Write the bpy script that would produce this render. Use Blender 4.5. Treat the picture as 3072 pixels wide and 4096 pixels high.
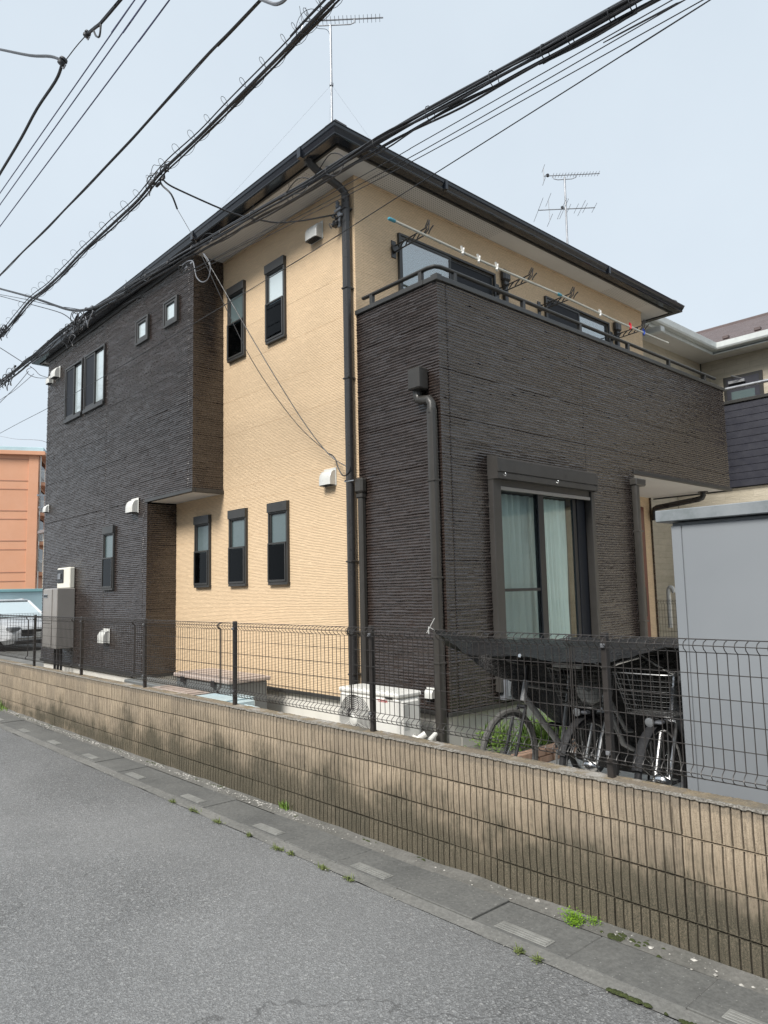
import bpy, math, random
import numpy as np
from mathutils import Vector, Matrix, noise
random.seed(7); rng = np.random.default_rng(7)
R = math.radians
scene = bpy.context.scene
for o in list(bpy.data.objects): bpy.data.objects.remove(o)

# ------------------------------------------------------------------ camera
YAW, PITCH, ROLL, FPX = -.829797673, .106345970, -.0224114662, 2914.28
cam = bpy.data.cameras.new('camera'); camo = bpy.data.objects.new('camera', cam)
scene.collection.objects.link(camo)
fw = Vector((math.sin(YAW)*math.cos(PITCH), math.cos(YAW)*math.cos(PITCH), math.sin(PITCH)))
rt = Vector((math.cos(YAW), -math.sin(YAW), 0)); up = rt.cross(fw)
rt2 = math.cos(ROLL)*rt+math.sin(ROLL)*up; up2 = -math.sin(ROLL)*rt+math.cos(ROLL)*up
M = Matrix((rt2, up2, -fw)).transposed().to_4x4(); M.translation = Vector((0, 0, 1.8))
camo.matrix_world = M
cam.sensor_fit = 'VERTICAL'; cam.sensor_height = 24; cam.sensor_width = 18
cam.lens = FPX/4096*24; cam.clip_start = .05; cam.clip_end = 600
scene.camera = camo
scene.render.resolution_x = 768; scene.render.resolution_y = 1024
scene.view_settings.view_transform = 'Standard'; scene.view_settings.look = 'None'
scene.view_settings.exposure = 1.72; scene.view_settings.gamma = 1
scene.view_settings.use_curve_mapping = False

# ------------------------------------------------------------------ sky and sun (thin bright overcast)
SUN_EL, SUN_AZ = R(44), R(170)
world = bpy.data.worlds.new('World'); scene.world = world; world.use_nodes = True
nt = world.node_tree; nt.nodes.clear()
wo = nt.nodes.new('ShaderNodeOutputWorld'); bg = nt.nodes.new('ShaderNodeBackground')
sk = nt.nodes.new('ShaderNodeTexSky'); sk.sky_type = 'NISHITA'; sk.sun_disc = False
sk.sun_elevation = SUN_EL; sk.sun_rotation = SUN_AZ; sk.air_density = 1.0; sk.dust_density = 1.0; sk.ozone_density = 1.0
hs = nt.nodes.new('ShaderNodeHueSaturation'); hs.inputs['Saturation'].default_value = .42
mx = nt.nodes.new('ShaderNodeMix'); mx.data_type = 'RGBA'; mx.inputs['Factor'].default_value = .96
tc = nt.nodes.new('ShaderNodeTexCoord'); nz = nt.nodes.new('ShaderNodeTexNoise')
nz.inputs['Scale'].default_value = 2.6; nz.inputs['Detail'].default_value = 6; nz.inputs['Roughness'].default_value = .55
cr = nt.nodes.new('ShaderNodeValToRGB')
cr.color_ramp.elements[0].position = .3; cr.color_ramp.elements[0].color = (2.06, 2.34, 2.62, 1)
cr.color_ramp.elements[1].position = .72; cr.color_ramp.elements[1].color = (2.24, 2.52, 2.78, 1)
nt.links.new(tc.outputs['Generated'], nz.inputs['Vector']); nt.links.new(nz.outputs['Fac'], cr.inputs['Fac'])
nt.links.new(sk.outputs[0], hs.inputs['Color']); nt.links.new(hs.outputs[0], mx.inputs['A'])
nt.links.new(cr.outputs[0], mx.inputs['B']); nt.links.new(mx.outputs['Result'], bg.inputs['Color'])
bg.inputs['Strength'].default_value = .1
nt.links.new(bg.outputs[0], wo.inputs[0])
sl = bpy.data.lights.new('sun', 'SUN'); sl.energy = 1.5; sl.angle = R(22); sl.color = (1, .96, .9)
so = bpy.data.objects.new('sun', sl); scene.collection.objects.link(so)
sd = Vector((math.sin(SUN_AZ)*math.cos(SUN_EL), math.cos(SUN_AZ)*math.cos(SUN_EL), math.sin(SUN_EL)))
so.rotation_euler = sd.to_track_quat('Z', 'Y').to_euler()

# ------------------------------------------------------------------ helpers
C = scene.collection
def origin(o):
    v = Vector((0, 0, 0))
    while o is not None: v += o.location; o = o.parent
    return v
class MB:
    def __init__(s): s.v = []; s.f = []
    def add(s, vs, fs):
        n = len(s.v); s.v.extend([tuple(p) for p in vs]); s.f.extend([tuple(i+n for i in f) for f in fs]); return s
    def box(s, x0, x1, y0, y1, z0, z1):
        return s.add([(x0,y0,z0),(x1,y0,z0),(x1,y1,z0),(x0,y1,z0),(x0,y0,z1),(x1,y0,z1),(x1,y1,z1),(x0,y1,z1)],
                     [(0,3,2,1),(4,5,6,7),(0,1,5,4),(1,2,6,5),(2,3,7,6),(3,0,4,7)])
    def bbox(s, x0, x1, y0, y1, z0, z1, b=.006):
        # box with chamfered edges
        xs, ys, zs = (x0, x1), (y0, y1), (z0, z1); vs = []; idx = {}
        for i in (0,1):
            for j in (0,1):
                for k in (0,1):
                    sx, sy, sz = (1,-1)[i], (1,-1)[j], (1,-1)[k]
                    p = (xs[i], ys[j], zs[k])
                    idx[i,j,k,'x'] = len(vs); vs.append((p[0], p[1]+sy*b, p[2]+sz*b))
                    idx[i,j,k,'y'] = len(vs); vs.append((p[0]+sx*b, p[1], p[2]+sz*b))
                    idx[i,j,k,'z'] = len(vs); vs.append((p[0]+sx*b, p[1]+sy*b, p[2]))
        fs = []
        def q(*a): fs.append(tuple(a))
        for i in (0,1): q(*[idx[i,j,k,'x'] for j,k in ((0,0),(1,0),(1,1),(0,1))][::(1,-1)[1-i]])
        for j in (0,1): q(*[idx[i,j,k,'y'] for i,k in ((0,0),(0,1),(1,1),(1,0))][::(1,-1)[1-j]])
        for k in (0,1): q(*[idx[i,j,k,'z'] for i,j in ((0,0),(1,0),(1,1),(0,1))][::(1,-1)[1-k]])
        for i in (0,1):
            for j in (0,1): q(idx[i,j,0,'x'], idx[i,j,0,'y'], idx[i,j,1,'y'], idx[i,j,1,'x'])
            for k in (0,1): q(idx[i,0,k,'x'], idx[i,0,k,'z'], idx[i,1,k,'z'], idx[i,1,k,'x'])
        for j in (0,1):
            for k in (0,1): q(idx[0,j,k,'y'], idx[0,j,k,'z'], idx[1,j,k,'z'], idx[1,j,k,'y'])
        for i in (0,1):
            for j in (0,1):
                for k in (0,1): q(idx[i,j,k,'x'], idx[i,j,k,'y'], idx[i,j,k,'z'])
        return s.add(vs, fs)
    def tube(s, pts, r, n=8, caps=True, closed=False):
        pts = [Vector(p) for p in pts]; m = len(pts)
        rr = r if hasattr(r, '__len__') else [r]*m
        prev = None; rings = []
        for i, p in enumerate(pts):
            if closed: t = pts[(i+1) % m]-pts[i-1]
            else: t = pts[min(i+1, m-1)]-pts[max(i-1, 0)]
            if t.length < 1e-9: t = Vector((0,0,1))
            t.normalize()
            if prev is None:
                a = Vector((0,0,1)) if abs(t.z) < .9 else Vector((1,0,0)); u = t.cross(a).normalized()
            else:
                u = prev-t*prev.dot(t)
                if u.length < 1e-6: u = t.cross(Vector((.3,.5,.8)))
                u.normalize()
            prev = u; w = t.cross(u)
            rings.append([p+(u*math.cos(2*math.pi*k/n)+w*math.sin(2*math.pi*k/n))*rr[i] for k in range(n)])
        vs = [v for g in rings for v in g]; fs = []
        for i in range(m if closed else m-1):
            j = (i+1) % m
            for k in range(n): fs.append((i*n+k, i*n+(k+1) % n, j*n+(k+1) % n, j*n+k))
        if caps and not closed:
            fs.append(tuple(range(n))[::-1]); fs.append(tuple((m-1)*n+k for k in range(n)))
        return s.add(vs, fs)
    def lathe(s, prof, c, axis=(0,0,1), n=20):
        ax = Vector(axis).normalized(); a = Vector((0,0,1)) if abs(ax.z) < .9 else Vector((1,0,0))
        u = ax.cross(a).normalized(); w = ax.cross(u); c = Vector(c); vs = []; fs = []
        for r_, h in prof:
            for k in range(n):
                t = 2*math.pi*k/n; vs.append(c+ax*h+(u*math.cos(t)+w*math.sin(t))*r_)
        for i in range(len(prof)-1):
            for k in range(n): fs.append((i*n+k, i*n+(k+1) % n, (i+1)*n+(k+1) % n, (i+1)*n+k))
        fs.append(tuple(range(n))[::-1]); fs.append(tuple((len(prof)-1)*n+k for k in range(n)))
        return s.add(vs, fs)
    def prism(s, poly, a, b, axis='x'):
        # poly in the other two axes, extruded from a to b
        def P(t, p):
            if axis == 'x': return (t, p[0], p[1])
            if axis == 'y': return (p[0], t, p[1])
            return (p[0], p[1], t)
        n = len(poly); vs = [P(a, p) for p in poly]+[P(b, p) for p in poly]
        fs = [(i, (i+1) % n, n+(i+1) % n, n+i) for i in range(n)]+[tuple(range(n))[::-1], tuple(range(n, 2*n))]
        return s.add(vs, fs)
    def grid(s, fn, nu, nv):
        vs = [fn(i/nu, j/nv) for j in range(nv+1) for i in range(nu+1)]
        fs = [(j*(nu+1)+i, j*(nu+1)+i+1, (j+1)*(nu+1)+i+1, (j+1)*(nu+1)+i) for j in range(nv) for i in range(nu)]
        return s.add(vs, fs)
    def mesh(s, name, mat, off=Vector((0,0,0)), smooth=False, fix=True):
        me = bpy.data.meshes.new(name)
        me.from_pydata([(v[0]-off[0], v[1]-off[1], v[2]-off[2]) for v in s.v], [], s.f)
        if fix:
            import bmesh
            b = bmesh.new(); b.from_mesh(me); bmesh.ops.recalc_face_normals(b, faces=b.faces); b.to_mesh(me); b.free()
        me.materials.append(mat)
        if smooth:
            me.polygons.foreach_set('use_smooth', [True]*len(me.polygons))
            me.set_sharp_from_angle(angle=R(40))
        return me
    def build(s, name, mat, parent=None, local=False, smooth=False, label=None, fix=True):
        off = Vector((0,0,0)) if (local or parent is None) else origin(parent)
        o = bpy.data.objects.new(name, s.mesh(name, mat, off, smooth, fix)); C.objects.link(o)
        if parent is not None: o.parent = parent
        if label: o['label'] = label
        return o
def tag(o, label=None, cat=None, group=None, kind=None):
    if label: o['label'] = label
    if cat: o['category'] = cat
    if group: o['group'] = group
    if kind: o['kind'] = kind
    return o
def thing(name, loc, label, cat, group=None, rotz=0):
    o = bpy.data.objects.new(name, None); C.objects.link(o); o.location = loc; o.rotation_euler = (0,0,rotz)
    o.empty_display_size = .2
    return tag(o, label, cat, group)
def copy_tree(o, parent=None):
    c = o.copy(); C.objects.link(c)
    if parent is not None: c.parent = parent
    for ch in list(o.children): copy_tree(ch, c)
    return c
def setobj(name, me, parent, loc):
    o = bpy.data.objects.new(name, me); C.objects.link(o); o.parent = parent; o.location = loc; return o

# ------------------------------------------------------------------ materials
def mat(name, col, rough=.5, metal=0, coat=0, spec=.5):
    m = bpy.data.materials.new(name); m.use_nodes = True; b = m.node_tree.nodes['Principled BSDF']
    b.inputs['Base Color'].default_value = (*col, 1); b.inputs['Roughness'].default_value = rough
    b.inputs['Metallic'].default_value = metal; b.inputs['Coat Weight'].default_value = coat
    b.inputs['Specular IOR Level'].default_value = spec
    return m
class N:
    def __init__(s, m): s.t = m.node_tree; s.b = s.t.nodes['Principled BSDF']
    def n(s, ty, **k):
        x = s.t.nodes.new('ShaderNode'+ty)
        for a, v in k.items():
            if a.startswith('i_'):
                x.inputs[a[2:].replace('_', ' ')].default_value = v
            else: setattr(x, a, v)
        return x
    def l(s, a, b): s.t.links.new(a, b)
    def pos(s, scale=(1,1,1)):
        g = s.n('NewGeometry'); mp = s.n('Mapping'); mp.inputs['Scale'].default_value = scale
        s.l(g.outputs['Position'], mp.inputs['Vector']); return mp.outputs[0]
    def noise(s, scale, detail=4, rough=.55, vec=None, vs=(1,1,1)):
        x = s.n('TexNoise'); x.inputs['Scale'].default_value = scale; x.inputs['Detail'].default_value = detail
        x.inputs['Roughness'].default_value = rough
        s.l(vec if vec is not None else s.pos(vs), x.inputs['Vector']); return x.outputs['Fac']
    def ramp(s, fac, stops):
        x = s.n('ValToRGB'); e = x.color_ramp.elements
        while len(e) < len(stops): e.new(.5)
        for k, (p, c) in enumerate(stops):
            e[k].position = p; e[k].color = (*c, 1) if hasattr(c, '__len__') else (c, c, c, 1)
        s.l(fac, x.inputs['Fac']); return x.outputs['Color']
    def mix(s, f, a, b, mode='MIX'):
        x = s.n('Mix', data_type='RGBA', blend_type=mode)
        for v, k in ((f, 'Factor'), (a, 'A'), (b, 'B')):
            if hasattr(v, 'is_linked'): s.l(v, x.inputs[k])
            else: x.inputs[k].default_value = (*v, 1) if hasattr(v, '__len__') else v
        return x.outputs['Result']
    def m(s, op, a, b=0., c=None):
        x = s.n('Math', operation=op)
        for k, v in enumerate((a, b) if c is None else (a, b, c)):
            if hasattr(v, 'is_linked'): s.l(v, x.inputs[k])
            else: x.inputs[k].default_value = v
        return x.outputs[0]
    def bump(s, h, strength=.3, dist=.01, prev=None):
        x = s.n('Bump'); x.inputs['Strength'].default_value = strength; x.inputs['Distance'].default_value = dist
        s.l(h, x.inputs['Height'])
        if prev is not None: s.l(prev, x.inputs['Normal'])
        s.l(x.outputs[0], s.b.inputs['Normal']); return x.outputs[0]
    def col(s, c): s.l(c, s.b.inputs['Base Color'])
    def rough(s, c): s.l(c, s.b.inputs['Roughness'])

def weathered(name, col, rough=.4, amt=.12, scale=3., bump=0., metal=0, spec=.5, coat=0):
    m = mat(name, col, rough, metal, coat, spec); n = N(m)
    f = n.noise(scale, 6, .6)
    a = tuple(c*(1-amt) for c in col); b = tuple(min(1, c*(1+amt)) for c in col)
    n.col(n.ramp(f, [(.3, a), (.7, b)]))
    n.rough(n.ramp(n.noise(scale*3, 4), [(.3, rough*.8), (.7, min(1, rough*1.2))]))
    if bump: n.bump(n.noise(60, 3), bump, .004)
    return m
# asphalt
m_asph = mat('asphalt', (.1,.1,.1), .8); n = N(m_asph)
big = n.noise(.55, 5, .6); fine = n.noise(55, 5, .75)
v1 = n.n('TexVoronoi'); v1.inputs['Scale'].default_value = 125; n.l(n.pos(), v1.inputs['Vector'])
v2 = n.n('TexVoronoi'); v2.inputs['Scale'].default_value = 42; n.l(n.pos(), v2.inputs['Vector'])
base = n.mix(n.ramp(big, [(.35, 0.), (.65, 1.)]), (.150,.153,.154), (.192,.195,.196))
sep1 = n.n('SeparateColor'); n.l(v1.outputs['Color'], sep1.inputs[0])
base = n.mix(1., base, n.ramp(sep1.outputs[0], [(0, .55), (.5, .9), (.8, 1.13), (1, 1.55)]), 'MULTIPLY')
base = n.mix(1., base, n.ramp(fine, [(.3, .74), (.7, 1.22)]), 'MULTIPLY')
sep2 = n.n('SeparateColor'); n.l(v2.outputs['Color'], sep2.inputs[0])
spk = n.m('MULTIPLY', n.m('GREATER_THAN', sep2.outputs[0], .82), n.m('LESS_THAN', v2.outputs['Distance'], .33))
base = n.mix(n.m('MULTIPLY', spk, .45), base, (.42,.42,.41))
sp1 = n.m('MULTIPLY', n.m('GREATER_THAN', sep1.outputs[1], .88), n.m('LESS_THAN', v1.outputs['Distance'], .4))
base = n.mix(n.m('MULTIPLY', sp1, .55), base, (.42,.43,.43))
# wheel-polished bands, patches and grime towards the gutter
gy = n.n('NewGeometry'); sy = n.n('SeparateXYZ'); n.l(gy.outputs['Position'], sy.inputs[0])
wob = n.m('ADD', sy.outputs[1], n.m('MULTIPLY', n.noise(.6, 4), .8))
grime = n.m('MULTIPLY', n.ramp(n.m('DIVIDE', wob, 4.0), [(.66, 0.), (.86, 1.)]), n.noise(2.5, 5, .7))
base = n.mix(n.m('MULTIPLY', grime, .55), base, (.085,.086,.085))
st = n.ramp(n.noise(.9, 7, .68), [(.55, 0.), (.72, .35)])
base = n.mix(st, base, (.105,.107,.108))
base = n.mix(n.ramp(n.noise(.28, 3), [(.45, 0.), (.62, .3)]), base, (.24,.243,.243))
# hairline cracks
vc = n.n('TexVoronoi', feature='DISTANCE_TO_EDGE'); vc.inputs['Scale'].default_value = .42
wv = n.n('TexNoise'); wv.inputs['Scale'].default_value = 2.2; wv.inputs['Detail'].default_value = 6; n.l(n.pos(), wv.inputs['Vector'])
ad = n.n('VectorMath', operation='MULTIPLY_ADD'); n.l(wv.outputs['Color'], ad.inputs[0]); ad.inputs[1].default_value = (.9,.9,0); n.l(n.pos(), ad.inputs[2])
n.l(ad.outputs[0], vc.inputs['Vector'])
crk = n.m('MULTIPLY', n.m('LESS_THAN', vc.outputs['Distance'], .0028), n.m('GREATER_THAN', n.noise(.35, 2), .52))
base = n.mix(n.m('MULTIPLY', crk, .45), base, (.05,.05,.05))
n.col(base); n.rough(n.ramp(fine, [(.3, .55), (.7, .9)]))
b1 = n.bump(v1.outputs['Distance'], .55, .006); n.bump(fine, .35, .004, b1)

def concrete(name, c0, c1, rough=.85, speck=True, scale=1.5):
    m = mat(name, c0, rough); n = N(m)
    b = n.mix(n.ramp(n.noise(scale, 6, .65), [(.35, 0.), (.65, 1.)]), c0, c1)
    b = n.mix(1., b, n.ramp(n.noise(45, 5, .7), [(.3, .72), (.7, 1.25)]), 'MULTIPLY')
    if speck:
        v = n.n('TexVoronoi'); v.inputs['Scale'].default_value = 75; n.l(n.pos(), v.inputs['Vector'])
        sp = n.n('SeparateColor'); n.l(v.outputs['Color'], sp.inputs[0])
        b = n.mix(n.m('MULTIPLY', n.m('MULTIPLY', n.m('GREATER_THAN', sp.outputs[0], .93), n.m('LESS_THAN', v.outputs['Distance'], .26)), .35), b, (.45,.45,.43))
    n.col(b); n.bump(n.noise(90, 4, .7), .3, .004); return m
m_slab = concrete('gutter_concrete', (.096,.097,.093), (.14,.14,.132))
m_apron = concrete('apron_concrete', (.13,.13,.122), (.185,.182,.17))
m_ledge = concrete('ledge_concrete', (.17,.165,.152), (.1,.098,.088))
m_lot = concrete('lot_concrete', (.42,.41,.38), (.5,.49,.46))
m_found = weathered('foundation_render', (.62,.6,.55), .8, .06, 4, .25)
m_slot = weathered('slot_plate', (.2,.2,.188), .6, .25, 9)
m_slotdark = mat('slot_gap', (.02,.02,.02), .9)
# ribbed block
m_block = mat('split_block', (.36,.29,.2), .95, spec=.25); n = N(m_block)
g = n.n('NewGeometry'); sp = n.n('SeparateXYZ'); n.l(g.outputs['Position'], sp.inputs[0])
oi = n.n('ObjectInfo')
tone = n.mix(n.noise(.9, 5, .6), (.275,.23,.172), (.42,.352,.265))
tone = n.mix(1., tone, n.ramp(oi.outputs['Random'], [(0, (.86,.85,.85)), (1, (1.1,1.07,1.04))]), 'MULTIPLY')
streak = n.noise(1., 5, .75, vs=(85, 85, 2.5))
tone = n.mix(1., tone, n.ramp(streak, [(.3, .28), (.44, .85), (.55, 1.02), (.75, 1.32)]), 'MULTIPLY')
grain = n.noise(160, 3, .8)
tone = n.mix(1., tone, n.ramp(grain, [(.25, .5), (.5, 1.), (.75, 1.35)]), 'MULTIPLY')
# black mould creeping up from the pavement with an uneven edge
band = n.m('ABSOLUTE', n.m('SUBTRACT', sp.outputs[2], .09))
mo = n.m('ADD', n.m('MULTIPLY', n.noise(2.3, 7, .68), 1.35), n.m('ADD', n.m('MULTIPLY', streak, 1.5), n.m('MULTIPLY', grain, .7)))
mo = n.m('SUBTRACT', mo, n.m('MULTIPLY', band, 1.35))
mo = n.m('ADD', mo, n.m('MINIMUM', 0., n.m('MULTIPLY', n.m('ADD', sp.outputs[0], 6.5), .05)))
mf = n.ramp(n.m('MULTIPLY', mo, .5), [(.60, 0.), (.755, .97)])
mf = n.mix(1., mf, n.ramp(grain, [(.3, 1.), (.75, .55)]), 'MULTIPLY')
tone = n.mix(mf, tone, (.035,.037,.026))
topst = n.m('MULTIPLY', n.m('GREATER_THAN', n.m('ADD', sp.outputs[2], n.m('MULTIPLY', streak, .12)), .765), .4)
tone = n.mix(topst, tone, (.09,.085,.075))
n.col(tone); b1 = n.bump(streak, .5, .006); n.bump(grain, .6, .005, b1)
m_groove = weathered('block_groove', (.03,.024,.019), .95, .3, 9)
m_coping = mat('block_top', (.3,.28,.24), .95); n = N(m_coping)
f = n.noise(5, 6, .65); t = n.ramp(f, [(.32, (.14,.13,.11)), (.5, (.25,.2,.13)), (.6, (.33,.31,.28)), (.75, (.5,.49,.46))])
t = n.mix(1., t, n.ramp(n.noise(120, 4, .8), [(.3, .55), (.7, 1.4)]), 'MULTIPLY'); n.col(t); n.bump(n.noise(140, 4, .8), .9, .006)
m_lip = mat('block_lip', (.4,.39,.36), .95); n = N(m_lip)
t = n.ramp(n.noise(90, 4, .75), [(.3, (.08,.07,.06)), (.5, (.2,.185,.16)), (.7, (.4,.39,.36))]); n.col(t); n.bump(n.noise(150, 3, .8), 1., .008)
m_mortar = weathered('mortar', (.05,.043,.036), .95, .3, 9)
# siding
m_dark = mat('dark_siding', (.03,.025,.023), .3, coat=0, spec=.85); n = N(m_dark)
n.col(n.ramp(n.noise(14, 5, .7), [(.3, (.026,.018,.0155)), (.7, (.044,.0325,.028))]))
n.rough(n.ramp(n.noise(30, 3), [(.3, .18), (.7, .32)]))
n.bump(n.noise(60, 4, .7, vs=(1,1,2.2)), .15, .004)
m_yel = mat('cream_siding', (.62,.45,.27), .62, spec=.35); n = N(m_yel)
nw = n.noise(1., 4, .6, vs=(5, 5, 14)); nl = n.noise(1., 5, .8, vs=(9, 9, 150))
zz = n.n('SeparateXYZ'); n.l(n.pos(), zz.inputs[0])
ph = n.m('ADD', n.m('MULTIPLY', zz.outputs[2], 2*math.pi/.0175), n.m('MULTIPLY', nw, 6.5))
wave = n.m('MULTIPLY_ADD', n.m('SINE', ph), .5, .5)
gr = n.m('MULTIPLY', n.ramp(wave, [(.0, 1.), (.42, 0.)]), n.ramp(nl, [(.36, 0.), (.50, 1.)]))
basec = n.mix(n.noise(.8, 5, .6), (.74,.55,.355), (.79,.60,.395))
n.col(n.mix(n.m('MULTIPLY', gr, .78), basec, (.27,.19,.115)))  # shadow of the fine siding grooves painted into the base colour
n.bump(n.m('SUBTRACT', n.m('MULTIPLY', nl, .5), gr), .75, .006)
m_trim = mat('dark_trim', (.04,.04,.04), .38, spec=.5); n = N(m_trim)
n.col(n.ramp(n.noise(4, 4), [(.3, (.032,.032,.031)), (.7, (.044,.043,.041))]))
m_shutter = weathered('shutter_paint', (.048,.045,.042), .42, .1, 3)
m_gutter = weathered('gutter_plastic', (.016,.019,.025), .14, .12, 3, spec=.6)
m_pipe = weathered('pipe_plastic', (.044,.041,.037), .35, .1, 4)
m_pipedk = weathered('pipe_plastic_dark', (.035,.034,.034), .3, .1, 4)
m_soffit = mat('soffit_board', (.62,.6,.57), .8); n = N(m_soffit)
n.col(n.ramp(n.noise(1.2, 4), [(.3, (.6,.585,.56)), (.7, (.66,.645,.62))]))
m_perf = mat('perforated_soffit', (.62,.6,.57), .8); n = N(m_perf)
vv = n.pos((1/.033, 1/.033, 1)); fr = n.n('VectorMath', operation='FRACTION'); n.l(vv, fr.inputs[0])
su = n.n('VectorMath', operation='SUBTRACT'); n.l(fr.outputs[0], su.inputs[0]); su.inputs[1].default_value = (.5,.5,0)
s2 = n.n('SeparateXYZ'); n.l(su.outputs[0], s2.inputs[0])
dd = n.m('SQRT', n.m('ADD', n.m('MULTIPLY', s2.outputs[0], s2.outputs[0]), n.m('MULTIPLY', s2.outputs[1], s2.outputs[1])))
n.col(n.mix(n.m('LESS_THAN', dd, .17), n.ramp(n.noise(1.2, 4), [(.3, (.6,.585,.56)), (.7, (.66,.645,.62))]), (.06,.06,.06)))
m_roof = weathered('roof_slate', (.055,.055,.06), .6, .3, 6, .4)
m_hood = weathered('painted_hood', (.62,.62,.59), .3, .05, 6)
m_white = weathered('white_enamel', (.74,.73,.69), .35, .05, 5)
m_cream = weathered('cream_plastic', (.72,.7,.62), .45, .05, 5)
m_black = weathered('black_plastic', (.018,.018,.02), .4, .2, 8)
m_rubber = weathered('rubber', (.022,.022,.024), .75, .3, 30, .3)
m_greyrub = weathered('dusty_rubber', (.11,.107,.10), .85, .2, 30, .3)
m_chrome = mat('chrome', (.72,.72,.72), .2, 1)
m_alu = weathered('aluminium', (.5,.5,.5), .35, .1, 9, metal=1)
m_fence = weathered('fence_paint', (.035,.031,.029), .4, .15, 9)
m_cable = weathered('cable_sheath', (.022,.023,.026), .45, .3, 7)
m_cableb = weathered('blue_cable_sheath', (.075,.085,.17), .4, .15, 7)
m_cableg = weathered('grey_cable_sheath', (.16,.17,.19), .45, .2, 7)
m_steel = weathered('galvanised_steel', (.33,.34,.36), .45, .2, 9, metal=.7)
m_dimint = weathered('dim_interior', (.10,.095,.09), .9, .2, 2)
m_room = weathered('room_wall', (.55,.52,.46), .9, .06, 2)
m_wood = weathered('brown_door', (.13,.035,.025), .4, .15, 5)
def glass(name, tint=(.89,.955,.945), refl=1., rough=.02, base=.08):
    m = bpy.data.materials.new(name); m.use_nodes = True; t = m.node_tree; t.nodes.clear()
    o = t.nodes.new('ShaderNodeOutputMaterial'); tr = t.nodes.new('ShaderNodeBsdfTransparent'); tr.inputs[0].default_value = (*tint, 1)
    gl = t.nodes.new('ShaderNodeBsdfGlossy'); gl.inputs['Roughness'].default_value = rough
    lw_ = t.nodes.new('ShaderNodeLayerWeight'); lw_.inputs['Blend'].default_value = .5
    fr = t.nodes.new('ShaderNodeMath'); fr.operation = 'POWER'; fr.inputs[1].default_value = 4; t.links.new(lw_.outputs['Facing'], fr.inputs[0])
    mm = t.nodes.new('ShaderNodeMath'); mm.operation = 'MULTIPLY_ADD'; mm.inputs[1].default_value = .95*refl; mm.inputs[2].default_value = base
    mm.use_clamp = True
    mi = t.nodes.new('ShaderNodeMixShader'); t.links.new(fr.outputs[0], mm.inputs[0]); t.links.new(mm.outputs[0], mi.inputs[0])
    t.links.new(tr.outputs[0], mi.inputs[1]); t.links.new(gl.outputs[0], mi.inputs[2]); t.links.new(mi.outputs[0], o.inputs[0])
    return m
m_glass = glass('window_glass', base=.05); m_gsky = glass('sky_lit_glass', (.6,.7,.72), 1., .03, .38); m_gdark = glass('dim_window_glass', (.25,.29,.32), .6, .02, .0)
m_frost = mat('frosted_glass', (.095,.13,.135), .2, spec=.6, coat=.3); n = N(m_frost)
n.bump(n.noise(70, 3, .6), .25, .004)
m_frostsky = mat('frosted_glass_painted_sky', (.5,.58,.6), .1, spec=1., coat=1.); n = N(m_frostsky)  # pale copy of the frosted glass, sky reflection put into its base colour
n.bump(n.noise(70, 3, .6), .15, .004)
m_screen = mat('insect_screen', (.012,.014,.019), .55, spec=.3)
m_curtain = mat('lace_curtain', (.86,.87,.85), .9); n = N(m_curtain)
tb = n.b; tb.inputs['Transmission Weight'].default_value = 0
m_curtain2 = mat('dim_curtain', (.42,.47,.47), .9)
m_orange = weathered('orange_render', (.60,.31,.19), .85, .05, .4)
m_orangeln = weathered('orange_joint', (.42,.21,.14), .9, .1, .4)
m_bluewall = weathered('pale_blue_render', (.42,.56,.6), .85, .15, .5)
m_teal = weathered('teal_cap', (.27,.5,.52), .7, .1, .5)
m_stonew = mat('stone_siding', (.45,.4,.31), .8); n = N(m_stonew)
br = n.n('TexBrick'); br.offset = .5
gp = n.n('NewGeometry'); sx = n.n('SeparateXYZ'); n.l(gp.outputs['Position'], sx.inputs[0])
cx = n.n('CombineXYZ'); n.l(n.m('ADD', sx.outputs[0], sx.outputs[1]), cx.inputs[0]); n.l(sx.outputs[2], cx.inputs[1])
n.l(cx.outputs[0], br.inputs['Vector']); br.inputs['Scale'].default_value = 1; br.inputs['Brick Width'].default_value = .5
br.inputs['Row Height'].default_value = .114; br.inputs['Mortar Size'].default_value = .003
br.inputs['Color1'].default_value = (.5,.45,.36,1); br.inputs['Color2'].default_value = (.42,.375,.29,1); br.inputs['Mortar'].default_value = (.3,.27,.21,1)
n.col(n.mix(.35, br.outputs['Color'], n.ramp(n.noise(6, 6, .7, vs=(1,1,3)), [(.3, (.34,.3,.23)), (.7, (.58,.52,.42))])))
n.bump(n.noise(5, 6, .7, vs=(1,1,3.5)), .8, .02)
m_navy = weathered('navy_siding', (.03,.031,.042), .45, .1, 3)
m_nroof = weathered('brown_roof', (.105,.078,.075), .6, .2, 5)
m_ngut = weathered('white_gutter', (.6,.63,.62), .35, .08, 5)
m_sash = mat('sash_black', (.010,.012,.016), .38)
m_shed = mat('shed_paint', (.28,.295,.31), .42); n = N(m_shed)
n.col(n.ramp(n.noise(.9, 4), [(.3, (.215,.232,.25)), (.7, (.24,.257,.275))])); n.rough(n.ramp(n.noise(2., 4), [(.3, .3), (.7, .42)])); n.bump(n.noise(1.6, 2, .4), .35, .02)
m_shedcap = mat('shed_cap_paint', (.3,.34,.36), .5); n = N(m_shedcap)
n.col(n.ramp(n.noise(4, 7, .75), [(.35, (.15,.172,.18)), (.5, (.205,.225,.24)), (.75, (.25,.27,.285))]))
m_tarp = weathered('black_tarp', (.012,.0115,.012), .3, .3, 5, spec=.5)
N(m_tarp).bump(N(m_tarp).noise(9, 5, .7, vs=(1,3,3)), .9, .03)
m_silver = weathered('silver_paint', (.52,.53,.55), .2, .04, 4, coat=1)
m_offw = weathered('white_paint', (.66,.67,.68), .22, .04, 4, coat=1)
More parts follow.
